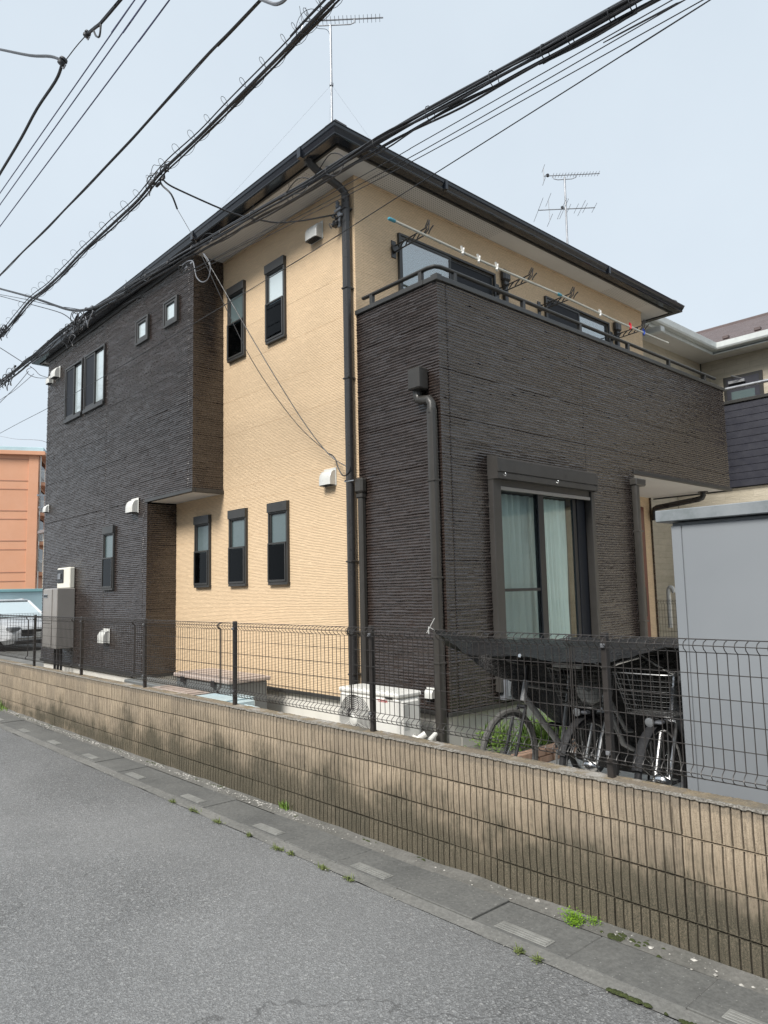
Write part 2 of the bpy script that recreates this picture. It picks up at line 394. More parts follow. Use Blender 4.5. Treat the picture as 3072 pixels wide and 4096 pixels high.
m_green = mat('leaf_green', (.12,.24,.035), .6); n = N(m_green)
n.col(n.ramp(n.noise(22, 3), [(.3, (.06,.14,.02)), (.7, (.22,.33,.06))]))
m_olive = mat('weed_green', (.1,.14,.04), .7); n = N(m_olive)
n.col(n.ramp(n.noise(30, 3), [(.3, (.07,.095,.025)), (.7, (.2,.24,.08))]))
m_lime = mat('lime_leaf', (.22,.45,.02), .6); n = N(m_lime)
n.col(n.ramp(n.noise(60, 3), [(.3, (.08,.2,.008)), (.7, (.24,.4,.03))]))
m_moss = mat('moss', (.07,.1,.02), .95); n = N(m_moss)
n.col(n.ramp(n.noise(90, 4, .7), [(.3, (.02,.027,.008)), (.7, (.07,.09,.022))])); n.bump(n.noise(200, 3), 1., .01)
m_pebble = mat('pebble', (.4,.39,.36), .8); n = N(m_pebble)
n.col(n.ramp(n.noise(40, 2), [(.3, (.17,.165,.15)), (.7, (.55,.53,.49))]))
m_box = weathered('pinkish_lid', (.42,.35,.31), .5, .1, 3)
m_boxg = weathered('grey_box', (.16,.17,.17), .55, .1, 3)
m_blue = weathered('pale_blue_plastic', (.5,.62,.66), .4, .08, 4)
m_pink = weathered('pink_brick', (.52,.33,.23), .85, .25, 9, .3)
m_red = mat('red_print', (.45,.02,.03), .5); m_redclip = mat('red_clip', (.6,.02,.04), .4)
m_blueclip = mat('blue_clip', (.02,.06,.35), .4); m_tealc = mat('teal_cap_plastic', (.06,.28,.36), .4)
m_pole = weathered('pole_enamel', (.5,.49,.43), .3, .06, 8)
m_basket = mat('basket_wire', (.25,.25,.25), .42, 1)
m_lens = mat('lamp_lens', (.2,.21,.22), .08, coat=1, spec=.8)
m_label = mat('paper_label', (.5,.5,.48), .6)
m_heat = weathered('taupe_enamel', (.27,.255,.24), .35, .06, 3)

m_mesh = bpy.data.materials.new('fine_mesh'); m_mesh.use_nodes = True; t_ = m_mesh.node_tree; t_.nodes.clear()
o_ = t_.nodes.new('ShaderNodeOutputMaterial'); a_ = t_.nodes.new('ShaderNodeBsdfTransparent'); b_ = t_.nodes.new('ShaderNodeBsdfDiffuse'); b_.inputs[0].default_value = (.03,.035,.04,1)
x_ = t_.nodes.new('ShaderNodeMixShader'); x_.inputs[0].default_value = .12; t_.links.new(a_.outputs[0], x_.inputs[1]); t_.links.new(b_.outputs[0], x_.inputs[2]); t_.links.new(x_.outputs[0], o_.inputs[0])
W = {
 'A': [(-13.718, 3.03, 5.95), (-12.039, 3.03, 5.857), (-11.28, 3.03, 5.892), (-10.574, 3.03, 5.95), (-9.981, 3.03, 5.91), (-9.353, 3.03, 5.9), (-8.675, 3.03, 5.923), (-7.652, 3.03, 5.911), (-6.989, 3.03, 5.907), (-6.453, 3.03, 5.966), (-5.744, 3.03, 5.954), (-5.286, 3.03, 5.961), (-4.462, 3.03, 5.975), (-4.033, 3.03, 6.0), (-3.727, 3.03, 6.005), (-3.325, 3.03, 6.017)],
 'B': [(-14.359, 3.2, 5.296), (-12.618, 3.2, 5.262), (-11.147, 3.2, 5.26), (-9.998, 3.2, 5.291), (-9.471, 3.2, 5.288), (-8.874, 3.2, 5.269), (-8.136, 3.2, 5.23), (-7.12, 3.2, 5.161), (-6.288, 3.2, 5.095), (-5.833, 3.2, 5.058), (-5.04, 3.2, 4.989), (-4.375, 3.2, 4.927), (-3.958, 3.2, 4.905), (-3.318, 3.2, 4.858), (-2.779, 3.2, 4.801), (-2.096, 3.2, 4.723), (-1.565, 3.2, 4.67), (-1.277, 3.2, 4.643)],
 'T1': [(-11.093, 2.5, 7.177), (-10.171, 2.5, 7.17), (-6.92, 2.5, 7.152), (-5.917, 2.5, 7.151), (-5.546, 2.5, 7.145)],
 'T2': [(-11.07, 2.5, 7.009), (-10.151, 2.5, 6.999), (-5.68, 2.5, 6.994), (-5.364, 2.5, 6.998)],
 'T3': [(-11.025, 2.5, 6.675), (-10.113, 2.5, 6.681), (-6.323, 2.5, 6.688), (-5.221, 2.5, 6.69), (-4.946, 2.5, 6.693)],
 'C': [(-11.374, 2.6, 6.191), (-10.433, 2.6, 6.151), (-9.608, 2.6, 6.117), (-8.511, 2.6, 6.057), (-7.445, 2.6, 6.02), (-6.43, 2.6, 5.992), (-5.998, 2.6, 5.983), (-4.882, 2.6, 5.985), (-4.402, 2.6, 5.962), (-4.013, 2.6, 5.948), (-3.795, 2.6, 5.94)],
 'D': [(-9.578, 2.2, 6.752), (-8.98, 2.2, 6.781), (-8.185, 2.2, 6.82), (-7.64, 2.2, 6.883), (-7.073, 2.2, 6.874), (-6.907, 2.2, 6.934), (-6.883, 2.2, 6.969), (-7.237, 2.2, 7.232), (-7.941, 2.2, 7.663), (-9.18, 2.2, 8.481), (-10.109, 2.2, 9.087)],
 'D2': [(-6.792, 2.2, 6.929), (-6.508, 2.2, 6.901), (-6.24, 2.2, 6.856)],
 'D3': [(-6.24, 2.2, 6.856), (-6.051, 2.2, 6.801), (-5.891, 2.2, 6.756), (-5.494, 2.2, 6.699), (-5.22, 2.2, 6.659)],
 'D4': [(-6.071, 2.2, 6.778), (-6.014, 2.2, 6.698), (-5.938, 2.2, 6.651), (-5.911, 2.2, 6.747)],
 'E': [(-4.013, 2.6, 5.955), (-3.909, 2.6, 5.861), (-3.824, 2.6, 5.791), (-3.742, 2.6, 5.754), (-3.688, 2.6, 5.749)],
 'L1': [(-1.365, 3.35, 4.677), (-1.455, 3.35, 4.683), (-3.171, 3.35, 4.796), (-3.404, 3.35, 4.809), (-4.596, 3.35, 4.89), (-5.789, 3.35, 4.978), (-6.805, 3.35, 5.077), (-8.072, 3.35, 5.197)],
 'L2': [(-1.301, 3.35, 4.633), (-1.393, 3.35, 4.642), (-3.173, 3.35, 4.732), (-4.596, 3.35, 4.848), (-5.566, 3.35, 4.943), (-6.53, 3.35, 5.041), (-7.66, 3.35, 5.141)],
 'L3': [(-1.305, 3.4, 4.626), (-3.222, 3.4, 4.738), (-4.665, 3.4, 4.861), (-5.649, 3.4, 4.954), (-6.573, 3.4, 5.049), (-7.511, 3.4, 5.164)],
 'L4': [(-1.259, 3.5, 4.69), (-1.333, 3.5, 4.688), (-3.398, 3.5, 4.639), (-4.809, 3.5, 4.601), (-6.684, 3.5, 4.584), (-9.046, 3.5, 4.584), (-10.338, 3.5, 4.59), (-11.199, 3.5, 4.602), (-12.552, 3.5, 4.639), (-13.692, 3.5, 4.661), (-14.658, 3.5, 4.681)],
 'S1': [(-6.452, 3.03, 5.893), (-6.487, 3.106, 5.879), (-6.491, 3.248, 5.861), (-6.431, 3.688, 5.793), (-6.361, 3.924, 5.759), (-6.296, 4.084, 5.751), (-6.224, 4.242, 5.749), (-6.112, 4.466, 5.8), (-6.018, 4.647, 5.861), (-5.925, 4.82, 5.92)],
 'S2': [(-6.503, 3.03, 5.916), (-6.523, 3.064, 5.865), (-6.444, 3.125, 5.756), (-6.463, 3.2, 5.635)],
 'S2b': [(-6.463, 3.2, 5.635), (-7.189, 3.724, 5.849), (-7.735, 4.15, 5.96)],
 'S3': [(-7.614, 4.1, 5.87), (-7.529, 4.129, 5.739), (-7.025, 4.346, 4.825), (-6.608, 4.539, 4.072), (-6.316, 4.674, 3.581), (-6.066, 4.772, 3.253), (-5.856, 4.83, 3.103)],
 'S4': [(-7.644, 4.1, 5.865), (-7.562, 4.146, 5.673), (-7.38, 4.258, 5.212), (-7.13, 4.41, 4.607), (-6.853, 4.537, 4.126), (-6.47, 4.685, 3.611), (-6.102, 4.8, 3.271)],
 'loop': [(-8.04, 4.05, 5.859), (-7.897, 4.05, 5.859), (-7.768, 4.05, 5.819), (-7.717, 4.05, 5.719), (-7.666, 4.05, 5.582), (-7.53, 4.05, 5.473), (-7.398, 4.05, 5.459), (-7.334, 4.05, 5.538), (-7.352, 4.05, 5.651), (-7.49, 4.05, 5.809)],
 'S5': [(-6.129, 4.82, 3.278), (-6.069, 4.82, 3.249), (-6.018, 4.82, 3.198), (-5.978, 4.82, 3.106), (-5.896, 4.82, 3.009), (-5.801, 4.82, 3.028), (-5.77, 4.82, 3.087)],
 'G': [(-13.564, 3.15, 7.211), (-12.611, 3.15, 6.828), (-10.895, 3.15, 6.128), (-9.878, 3.15, 5.689), (-9.345, 3.15, 5.466), (-8.85, 3.15, 5.307), (-8.335, 3.15, 5.207), (-8.014, 3.15, 5.175), (-7.595, 3.15, 5.119)],
 'G2': [(-13.417, 3.12, 7.019), (-12.476, 3.12, 6.653), (-10.947, 3.12, 6.042), (-9.828, 3.12, 5.594), (-9.408, 3.12, 5.408), (-9.039, 3.12, 5.2), (-8.697, 3.12, 5.068)],
 'G3': [(-12.719, 3.18, 6.773), (-11.348, 3.18, 6.254), (-9.971, 3.18, 5.716), (-9.501, 3.18, 5.552), (-8.96, 3.18, 5.352)],
 'H': [(-13.219, 3.1, 6.142), (-12.292, 3.1, 5.739), (-11.113, 3.1, 5.214)],
 'M1': [(-13.749, 4.3, 5.809), (-13.172, 3.933, 5.611), (-12.614, 3.629, 5.48), (-12.166, 3.468, 5.417), (-11.361, 3.3, 5.228)],
 'M2': [(-14.069, 4.4, 5.908), (-13.101, 3.951, 5.647), (-12.214, 3.606, 5.455), (-11.423, 3.3, 5.263)],
 'N1': [(-11.187, 3.2, 5.09), (-11.786, 3.2, 4.999), (-12.578, 3.2, 4.929), (-13.457, 3.2, 4.853)],
 'N2': [(-10.948, 3.2, 4.996), (-11.782, 3.2, 4.959), (-12.583, 3.2, 4.972), (-13.474, 3.2, 4.986)],
 'O1': [(-37.732, 9.0, 9.517), (-31.036, 7.937, 8.166), (-25.088, 6.861, 6.912), (-17.522, 5.271, 5.406), (-14.33, 4.5, 4.715)],
}
# ================================================================== SETTING: road, gutter, lot
def sheet(name, x0, x1, y0, y1, z, m, kind='structure'):
    o = MB().add([(x0,y0,z),(x1,y0,z),(x1,y1,z),(x0,y1,z)], [(0,1,2,3)]).build(name, m)
    return tag(o, kind=kind)
sheet('ground', -250, 250, -250, 250, -.03, m_ledge)
sheet('road', -90, 60, -4.2, 3.035, 0, m_asph)
# gutter apron: a strip with a slightly wandering asphalt edge
gut = MB()
xs = np.linspace(-24, 4, 281)
vs = []
for x in xs:
    e = 3.035+.012*noise.noise(Vector((x*2.3, 0, 0)))+.006*noise.noise(Vector((x*9, 3, 0)))
    vs += [(x, e, .003), (x, 3.125, .010)]
gut.add(vs, [(2*i, 2*i+2, 2*i+3, 2*i+1) for i in range(len(xs)-1)])
gut.box(-24, 4, 3.125, 3.455, -.05, -.006)
gutter = tag(gut.build('gutter', m_apron), kind='structure')
# cover slabs (one in two has a slotted plate)
slabs = []
for k in range(3):
    r_ = random.Random(k); b = MB().bbox(-.2958, .2958, 3.1285, 3.4555, -.006, .011+.001*k, .004)
    slabs.append(b.mesh('cover_slab', m_slab))
lid = MB(); lid.bbox(-.165, .165, -.042, .042, 0, .0045, .002)
for q in (-.022, 0, .022): lid.bbox(-.155, .155, q-.008, q+.008, .0045, .0085, .002)
lidm = lid.mesh('slot_plate', m_slot)
gapm = MB().box(-.15, .15, -.034, .034, .0046, .0052).mesh('slot_gap', m_slotdark)
n0 = int((-24+2.19)/.595)
for i in range(n0, 9):
    xc = -2.19-.2975+.595*i+.0
    s = setobj('cover_slab', slabs[(i*7) % 3], gutter, (xc, 0, random.uniform(-.001,.0015)))
    s.rotation_euler = (random.uniform(-.002,.002), random.uniform(-.002,.002), random.uniform(-.001,.001))
    if i % 2 == 0:
        zt = .012+.001*((i*7) % 3)
        p = setobj('slot_plate', lidm, s, (random.uniform(-.01,.01), 3.195, zt-.001))
# ledge between slab and wall
led = MB()
vs = []
for x in xs:
    vs += [(x, 3.4575+.0012*noise.noise(Vector((x*5,1,0))), .009), (x, 3.52, .016+.006*noise.noise(Vector((x*4,2,0)))), (x, 3.583, .022+.012*noise.noise(Vector((x*3,5,0))))]
led.add(vs, [f for i in range(len(xs)-1) for f in ((3*i,3*i+3,3*i+4,3*i+1),(3*i+1,3*i+4,3*i+5,3*i+2))])
tag(led.build('wall_footing', m_ledge), kind='structure')
# pebbles along the wall foot
pb = MB()
def pebble(b, x, y, z, r):
    k = random.random()*6.28
    pts = []
    for a in range(5):
        t = k+a*1.2566; pts.append((x+r*math.cos(t)*random.uniform(.7,1.2), y+r*math.sin(t)*random.uniform(.6,1.), z+r*random.uniform(.1,.35)))
    b.add(pts+[(x, y, z+r*random.uniform(.5,.8)), (x, y, z-.004)], [(i, (i+1) % 5, 5) for i in range(5)]+[((i+1) % 5, i, 6) for i in range(5)])
for i in range(2600):
    x = random.uniform(-15, 0); d = 1 if x > -4 else 2.4
    if random.random() > (.35 if x > -4.5 else 1): continue
    y = 3.575-abs(random.gauss(0, .045)); pebble(pb, x, y, .014, random.uniform(.003,.011)*(1.25 if x < -5 else .9))
for i in range(260): pebble(pb, random.uniform(-14, 0), 3.035+random.gauss(0, .03), .004, random.uniform(.002,.006))
for x, y, r in ((-2.66,3.555,.022),(-2.72,3.55,.016),(-1.95,3.5,.018),(-1.75,3.53,.02),(-1.62,3.47,.014),(-1.5,3.46,.016)): pebble(pb, x, y, .014, r)
tag(pb.build('pebbles', m_pebble), 'small loose pebbles scattered along the foot of the block wall', 'pebbles', kind='stuff')
# moss cushions and weeds
def moss(b, x0, y0, lx, ly, h=.02):
    n_ = 9
    def fn(u, v):
        a = u*2*math.pi; r = v
        w = 1+.35*noise.noise(Vector((math.cos(a)*2+x0*3, math.sin(a)*2, x0)))
        return (x0+lx*r*w*math.cos(a), y0+ly*r*w*math.sin(a), .012+h*(1-r*r)*(1+.5*noise.noise(Vector((u*9, v*6, x0)))))
    b.grid(fn, 9, 3)
mb = MB()
for x, y, a, c in ((-2.02,3.52,.13,.055),(-2.13,3.49,.08,.02),(-4.12,3.56,.11,.03),(-4.6,3.56,.16,.03),(-4.97,3.56,.14,.03),(-6.23,3.56,.16,.03),(-6.6,3.555,.2,.035),(-7.56,3.55,.22,.03),(-8.6,3.56,.25,.03),(-9.7,3.56,.4,.03),(-10.8,3.56,.5,.035),(-12,3.55,.5,.04),(-3.6,3.56,.07,.02),(-1.5,3.03,.16,.012),(-1.85,3.03,.12,.01)):
    rq = random.Random(int(x*100))
    for q in range(int(9+a*60)):
        t = rq.gauss(0, .45); rr_ = rq.uniform(.010, .030); moss(mb, x+a*t, y+c*rq.gauss(0,.45), rr_, rr_*.7, .008)
tag(mb.build('moss', m_moss, smooth=True), 'dark green moss growing along the foot of the block wall', 'moss', kind='stuff')
def blades(b, x, y, z, n_, h, spread, w=.003, lean=.6):
    for i in range(n_):
        a = random.uniform(0, 6.283); px = x+random.gauss(0, spread*.4); py = y+random.gauss(0, spread*.2)
        hh = h*random.uniform(.5, 1.1); l = hh*lean*random.uniform(.2, 1); dx, dy = math.cos(a), math.sin(a)
        p0 = (px-dy*w, py+dx*w, z); p1 = (px+dy*w, py-dx*w, z)
        q0 = (px+dx*l*.4-dy*w*.8, py+dy*l*.4+dx*w*.8, z+hh*.6); q1 = (px+dx*l*.4+dy*w*.8, py+dy*l*.4-dx*w*.8, z+hh*.6)
        b.add([p0, p1, q1, q0, (px+dx*l, py+dy*l, z+hh)], [(0,1,2,3), (3,2,4)])
def leaves(b, x, y, z, n_, sx, sy, h, s):
    for i in range(n_):
        px, py = x+random.gauss(0, sx), y+random.gauss(0, sy); pz = z+h*random.random()
        a = random.uniform(0, 6.283); t = random.uniform(-.6, .9); dx, dy = math.cos(a), math.sin(a); k = s*random.uniform(.6, 1.3)
        b.add([(px, py, pz), (px+dx*k*.5-dy*k*.3, py+dy*k*.5+dx*k*.3, pz+k*.3*t), (px+dx*k, py+dy*k, pz+k*.5*t), (px+dx*k*.5+dy*k*.3, py+dy*k*.5-dx*k*.3, pz+k*.3*t)], [(0,1,2,3)])
wd = MB()
leaves(wd, -2.385, 3.50, .012, 420, .035, .022, .045, .012); leaves(wd, -2.36, 3.455, .012, 160, .022, .014, .03, .011)
tag(wd.build('weed_clump', m_lime), 'bright lime green clump of weed between gutter slab and block wall', 'weed')
wd = MB(); leaves(wd, -2.29, 3.535, .012, 150, .022, .014, .035, .01)
tag(wd.build('weed_clump', m_lime), 'smaller lime green weed just right of the large clump at the wall foot', 'weed')
wsp = [(-6.128,3.03,.06,'leafy weed in the asphalt joint, farthest of the row along the gutter'),(-5.74,3.03,.09,'long low weed in the asphalt joint, second farthest of the row along the gutter'),(-5.333,3.02,.08,'grassy weed strip in the asphalt joint with upright blades'),(-4.865,3.02,.03,'tiny star-shaped grass tuft alone at the gutter edge'),(-4.479,3.01,.07,'yellow-green weed in the asphalt joint before the cracked slab'),(-4.324,3.02,.03,'small weed tuft next to the cracked slab corner'),(-3.967,3.015,.06,'pale weed in the asphalt joint right of the cracked slab'),(-3.697,3.015,.05,'yellow-green weed at gutter edge left of the slotted slab'),(-2.394,3.03,.035,'small olive weed on the gutter edge below the lime clump'),(-2.282,3.02,.025,'flat pale weed on the gutter edge, nearest the camera')]
for x, y, s, lb in wsp:
    w_ = MB(); leaves(w_, x, y, .006, int(60+s*700), s*.45, .008, .014, .014); blades(w_, x, y, .005, int(6+s*80), .04, s*.9)
    tag(w_.build('weed', m_olive), lb, 'weed', 'weeds along the gutter edge')
gs = MB(); blades(gs, -13.5, 3.52, .01, 260, .16, .35, .006); blades(gs, -13.1, 3.53, .01, 80, .08, .3, .005)
tag(gs.build('grass_tuft', m_green), 'grass tuft at the far left end of the block wall', 'grass')
gs = MB(); blades(gs, -5.197, 3.57, .012, 70, .075, .09, .004)
tag(gs.build('grass_tuft', m_green), 'dark grass tuft sprouting against the middle of the block wall', 'grass')

# lot behind the wall
sheet('yard', -15.3, 6, 3.70, 14, .28, m_lot)
sheet('parking_lot', -90, -15.3, 3.70, 60, .30, m_ledge)
sheet('side_street', 6, 60, 3.7, 60, .02, m_asph)

# ================================================================== BLOCK WALL
wall = thing('block_wall', (-2.19, 3.58, 0), 'low tan ribbed concrete block wall with black mould along its base', 'wall')
def block_mesh(seed, top):
    r_ = random.Random(seed); L = .392; H = .1912; prof = []
    P = L/8
    for k in range(8):
        x = k*P
        prof += [(x, -.013), (x+.0062, -.013), (x+.0078, 0)]
        m_ = 5; 
        for j in range(1, m_):
            prof.append((x+.0095+(P-.0125)*j/m_, -.0022 if j % 2 else .0008*r_.uniform(-1,1)))
        prof.append((x+P-.0015, 0))
    prof.append((L-.001, -.013))
    b = MB(); n_ = len(prof); nr = 3; vs = []
    for j in range(nr+1):
        z = H*j/nr
        for x, d in prof:
            jit = .0012*r_.uniform(-1, 1) if 0 < j else 0
            c = .004 if j in (0, nr) else 0
            vs.append((x, -(d-c)+jit, z))
    fs = [(j*n_+i, j*n_+i+1, (j+1)*n_+i+1, (j+1)*n_+i) for j in range(nr) for i in range(n_-1)]
    b.add(vs, fs)
    T = .13
    b.add([(0,.004,0),(L,.004,0),(L,T,0),(0,T,0),(0,.004,H),(L,.004,H),(L,T,H),(0,T,H)], [(0,3,2,1),(4,5,6,7),(1,2,6,5),(2,3,7,6),(3,0,4,7)])
    # close the groove tops
    for j in (nr,):
        for i in range(n_-1):
            a = vs[j*n_+i]; c = vs[j*n_+i+1]; b.add([a, c, (c[0], .02, H), (a[0], .02, H)], [(0,1,2,3)])
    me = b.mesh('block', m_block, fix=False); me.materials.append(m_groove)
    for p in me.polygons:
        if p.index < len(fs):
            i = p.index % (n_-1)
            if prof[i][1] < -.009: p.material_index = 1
    return me
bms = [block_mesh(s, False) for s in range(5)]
WX0, NB = -21.79, 60
for row in range(4):
    z0 = .5665-.1995*row
    for i in range(NB):
        x = WX0+.392*i
        o = setobj('block', bms[(i*3+row*7+i//4) % 5], wall, (x+2.19+random.uniform(-.001,.001), random.uniform(-.0015,.0015), z0+.0015*random.uniform(-1,1)))
MB().box(WX0, WX0+.392*NB, 3.5985, 3.70, -.05, .75).build('mortar', m_mortar, wall)
# crumbly aggregate lip + coping skin on top
cp = MB(); nx = 1400; X0, X1 = WX0, WX0+.392*NB
rows = [3.575, 3.580, 3.590, 3.605, 3.66, 3.695, 3.706, 3.712]; hz = [.749, .7565, .7615, .7575, .7575, .761, .7565, .745]
vs = []
for i in range(nx+1):
    x = X0+(X1-X0)*i/nx
    for j, (y, z) in enumerate(zip(rows, hz)):
        a = .0035 if j in (0,1,2,5,6) else .0012
        vs.append((x, y+a*.6*random.uniform(-1,1), z+a*random.uniform(-1,1)))
k = len(rows)
fl = [(i*k+j, (i+1)*k+j, (i+1)*k+j+1, i*k+j+1) for i in range(nx) for j in range(k-1)]
def sub(vs, fs, keep, name, m):
    b = MB(); b.v = vs; b.f = [f for q, f in enumerate(fs) if keep(q)]; return b.build(name, m, wall, fix=False)
sub(vs, fl, lambda q: 3 <= q % (k-1) <= 4, 'coping', m_coping)
sub(vs, fl, lambda q: not (3 <= q % (k-1) <= 4), 'coping_lip', m_lip)

# ================================================================== MESH FENCE
def fence_profile():
    return [(0.012,1.520),(-.022,1.508),(-.034,1.492),(-.026,1.474),(0,1.456),(0,1.353),(0,1.235),(0,1.117),(0,1.0),(0,.905),(-.026,.888),(-.036,.872),(-.024,.854),(0.004,.842)]
HZ = [(0.012,1.520),(-.034,1.492),(0,1.456),(0,1.353),(0,1.235),(0,1.117),(0,1.0),(0,.905),(-.036,.872),(0.004,.842)]
def panel_mesh(L=1.962, step=.0503, r=.0025):
    b = MB(); n_ = int(round(L/step)); pr = fence_profile()
    for i in range(n_):
        x = L*(i+.5)/n_; b.tube([(x, y-.006, z) for y, z in pr], r, 5, caps=False)
    for y, z in HZ: b.tube([(0.003, y, z), (L-.003, y, z)], .0025 if z not in (1.52,.842) else .003, 5)
    # joiner rods at both ends
    for x in (.006, L-.006): b.tube([(x, y-.006, z) for y, z in pr], r*1.5, 5, caps=False)
    return b.mesh('mesh_panel', m_fence, smooth=True)
fence = thing('mesh_fence', (-2.21, 3.655, .75), 'dark brown welded mesh fence standing on the tan block wall', 'fence')
pm = panel_mesh()
for i in range(-9, 3):
    setobj('mesh_panel', pm, fence, (-.20+1.962*i+.0-.0, 3.628-3.655, -.75))
pst = MB().bbox(-.0185, .0185, -.017, .017, 0, .785, .003); postm = pst.mesh('post', m_fence)
clm = MB().bbox(-.012, .012, -.034, -.016, -.012, .012, .003).mesh('clamp', m_steel)
for i in range(-9, 3):
    p = setobj('post', postm, fence, (1.962*i*1.0, .005, 0))
    for z in (.715, .14): setobj('clamp', clm, p, (0, 0, z))
# fence round the parking side (runs away from the road)
f2 = thing('mesh_fence', (-15.2, 3.8, .6), 'mesh fence running back from the road between house and parked car', 'fence')
for i in range(3):
    o = setobj('mesh_panel', pm, f2, (0, 1.962*i, -.62)); o.rotation_euler = (0,0,R(90))
    p = setobj('post', postm, f2, (.03, 1.962*i, 0))
# ================================================================== HOUSE
H = thing('house', (-9, 8, .28), 'two-storey house clad in cream and dark brown siding with corner balcony', 'house')
F, ZS = .69, 6.33
ROW = .0285
def hsh(*a):
    x = 0.
    for i, v in enumerate(a): x += v*(12.9898+37.719*i)
    return (math.sin(x)*43758.5453) % 1
def components(fs):
    par = {}
    def find(a):
        while par[a] != a: par[a] = par[par[a]]; a = par[a]
        return a
    for f in fs:
        for i in f: par.setdefault(i, i)
        for i in f[1:]: par[find(i)] = find(f[0])
    out = {}
    for f in fs: out.setdefault(find(f[0]), []).append(f)
    return list(out.values())
def relief(face, plane, a0, a1, z0, z1, opens=(), seams=(), lo_corner=False, hi_corner=False, da=.02):
    """Split-stone siding as real relief, cut into panels 19 courses high at the seams."""
    k0 = int(math.floor((z0-F)/ROW+1e-6)); k1 = int(math.ceil((z1-F)/ROW-1e-6))
    cols = list(np.arange(a0, a1, da)); 
    if a1-cols[-1] < .01: cols.pop()
    cols.append(a1); cols = [c for c in cols if all(abs(c-s) > .009 for s in seams)]
    for s in seams: cols += [s-.0013, s, s+.0013]
    cols = np.array(sorted(cols)); nc = len(cols)
    zr, hr, fr_ = [], [], []
    rg = np.random.default_rng(int(abs(plane*1000))+int(abs(a0)*100))
    hprev = np.zeros(nc); jprev = np.zeros(nc)
    for k in range(k0, k1):
        # segments of the course
        h = np.zeros(nc); x = cols[0]; b = []
        while x < cols[-1]:
            l = rg.choice((rg.uniform(.04,.14), rg.uniform(.12,.40))); b.append((x, x+l, rg.uniform(.0045, .0135))); x += l
        for s, e, v in b: h[(cols >= s) & (cols < e)] = v
        h[cols >= b[-1][0]] = b[-1][2]
        gf = np.zeros(nc); x = cols[0]
        while x < cols[-1]:
            l = rg.uniform(.06, .3); gf[(cols >= x) & (cols < x+l)] = max(0, rg.uniform(-.8, .6)); x += l
        if lo_corner: gf[cols < a0+.05] = 0
        if hi_corner: gf[cols > a1-.05] = 0
        nzv = rg.normal(0, 1, nc); nzv = .6*nzv+.4*np.roll(nzv, 1)
        hc = .003+.006*hsh(k, 3)
        if lo_corner: h[cols < a0+.05] = hc
        if hi_corner: h[cols > a1-.05] = hc
        ker = np.array([.12,.2,.36,.2,.12]); jz = .0032*np.convolve(rg.normal(0, 1, nc), ker, 'same'); nzv = np.convolve(nzv, ker, 'same')*1.3
        z = F+ROW*k
        gv = np.minimum(h, hprev)*gf-.001; rowsd = [(z+jprev*.5, gv), (z+.0028+jz*.6, h*.97+.0006*nzv), (z+.0135+jz, h+.0012*nzv), (z+.0225+jz, h*.2+.0012*np.roll(nzv, 2))]
        for zz_, hh_ in rowsd: zr.append(zz_); hr.append(hh_)
        hprev = h; jprev = jz
    zr.append(np.full(nc, F+ROW*k1)); hr.append(np.full(nc, -.001))
    Z = np.clip(np.array(zr), z0, z1); Hh = np.array(hr)
    for s in seams:
        j = int(np.argmin(np.abs(cols-s))); Hh[:, j] = Hh[:, j]*.45-.0006
    nr = len(Z); A = np.tile(cols, (nr, 1))
    for cnd, j, sg in ((lo_corner, 0, -1), (hi_corner, -1, 1)):
        if cnd:
            for i in range(nr-1):
                k = k0+i//4; hc = .003+.006*hsh(k, 3); m_ = (-.001, hc*.97, hc, hc*.2)[i % 4]
                Hh[i, j] = m_; A[i, j] += sg*m_
    if face == 'y': P = np.stack([A, plane-Hh, Z], -1)
    else: P = np.stack([plane+Hh, A, Z], -1)
    off = np.array(origin(H)); P = P-off
    cc = (cols[:-1]+cols[1:])/2; zc = (Z[:-1, :-1]+Z[1:, 1:])/2
    keep = np.ones((nr-1, nc-1), bool)
    for o0, o1, p0, p1 in opens: keep &= ~((cc[None, :] > o0) & (cc[None, :] < o1) & (zc > p0) & (zc < p1))
    keep &= (Z[1:, 1:]-Z[:-1, 1:] > 1e-6)
    rb = [r for r in range(0, nr) if ((k0+r//4) % 16 == 0 and r % 4 == 0)]
    rb = sorted(set([0]+rb+[nr-1])); cb = [0]+[int(np.argmin(np.abs(cols-s))) for s in sorted(seams)]+[nc-1]
    for r0, r1 in zip(rb, rb[1:]):
        for c0, c1 in zip(cb, cb[1:]):
            if c1 <= c0 or r1 <= r0: continue
            kk = keep[r0:r1, c0:c1]
            if not kk.any(): continue
            sub_ = P[r0:r1+1, c0:c1+1].reshape(-1, 3); w = c1-c0+1
            jj, ii = np.nonzero(kk); a = jj*w+ii
            q = np.stack([a, a+1, a+w+1, a+w], -1)
            qs = [q] if kk.all() else [np.array(c_) for c_ in components([tuple(t_) for t_ in q.tolist()])]
            for q in qs:
              used, inv = np.unique(q, return_inverse=True); sb_ = sub_[used]; q = inv.reshape(-1, 4)
              if len(q) < 12: continue
              me = bpy.data.meshes.new('siding_panel'); me.vertices.add(len(sb_)); me.vertices.foreach_set('co', sb_.astype('f').ravel())
              me.loops.add(q.size); me.loops.foreach_set('vertex_index', q.ravel().astype('i')); me.polygons.add(len(q))
              me.polygons.foreach_set('loop_start', np.arange(0, q.size, 4, dtype='i')); me.update(calc_edges=True)
              me.materials.append(m_dark)
              o = bpy.data.objects.new('siding_panel', me); C.objects.link(o); o.parent = H
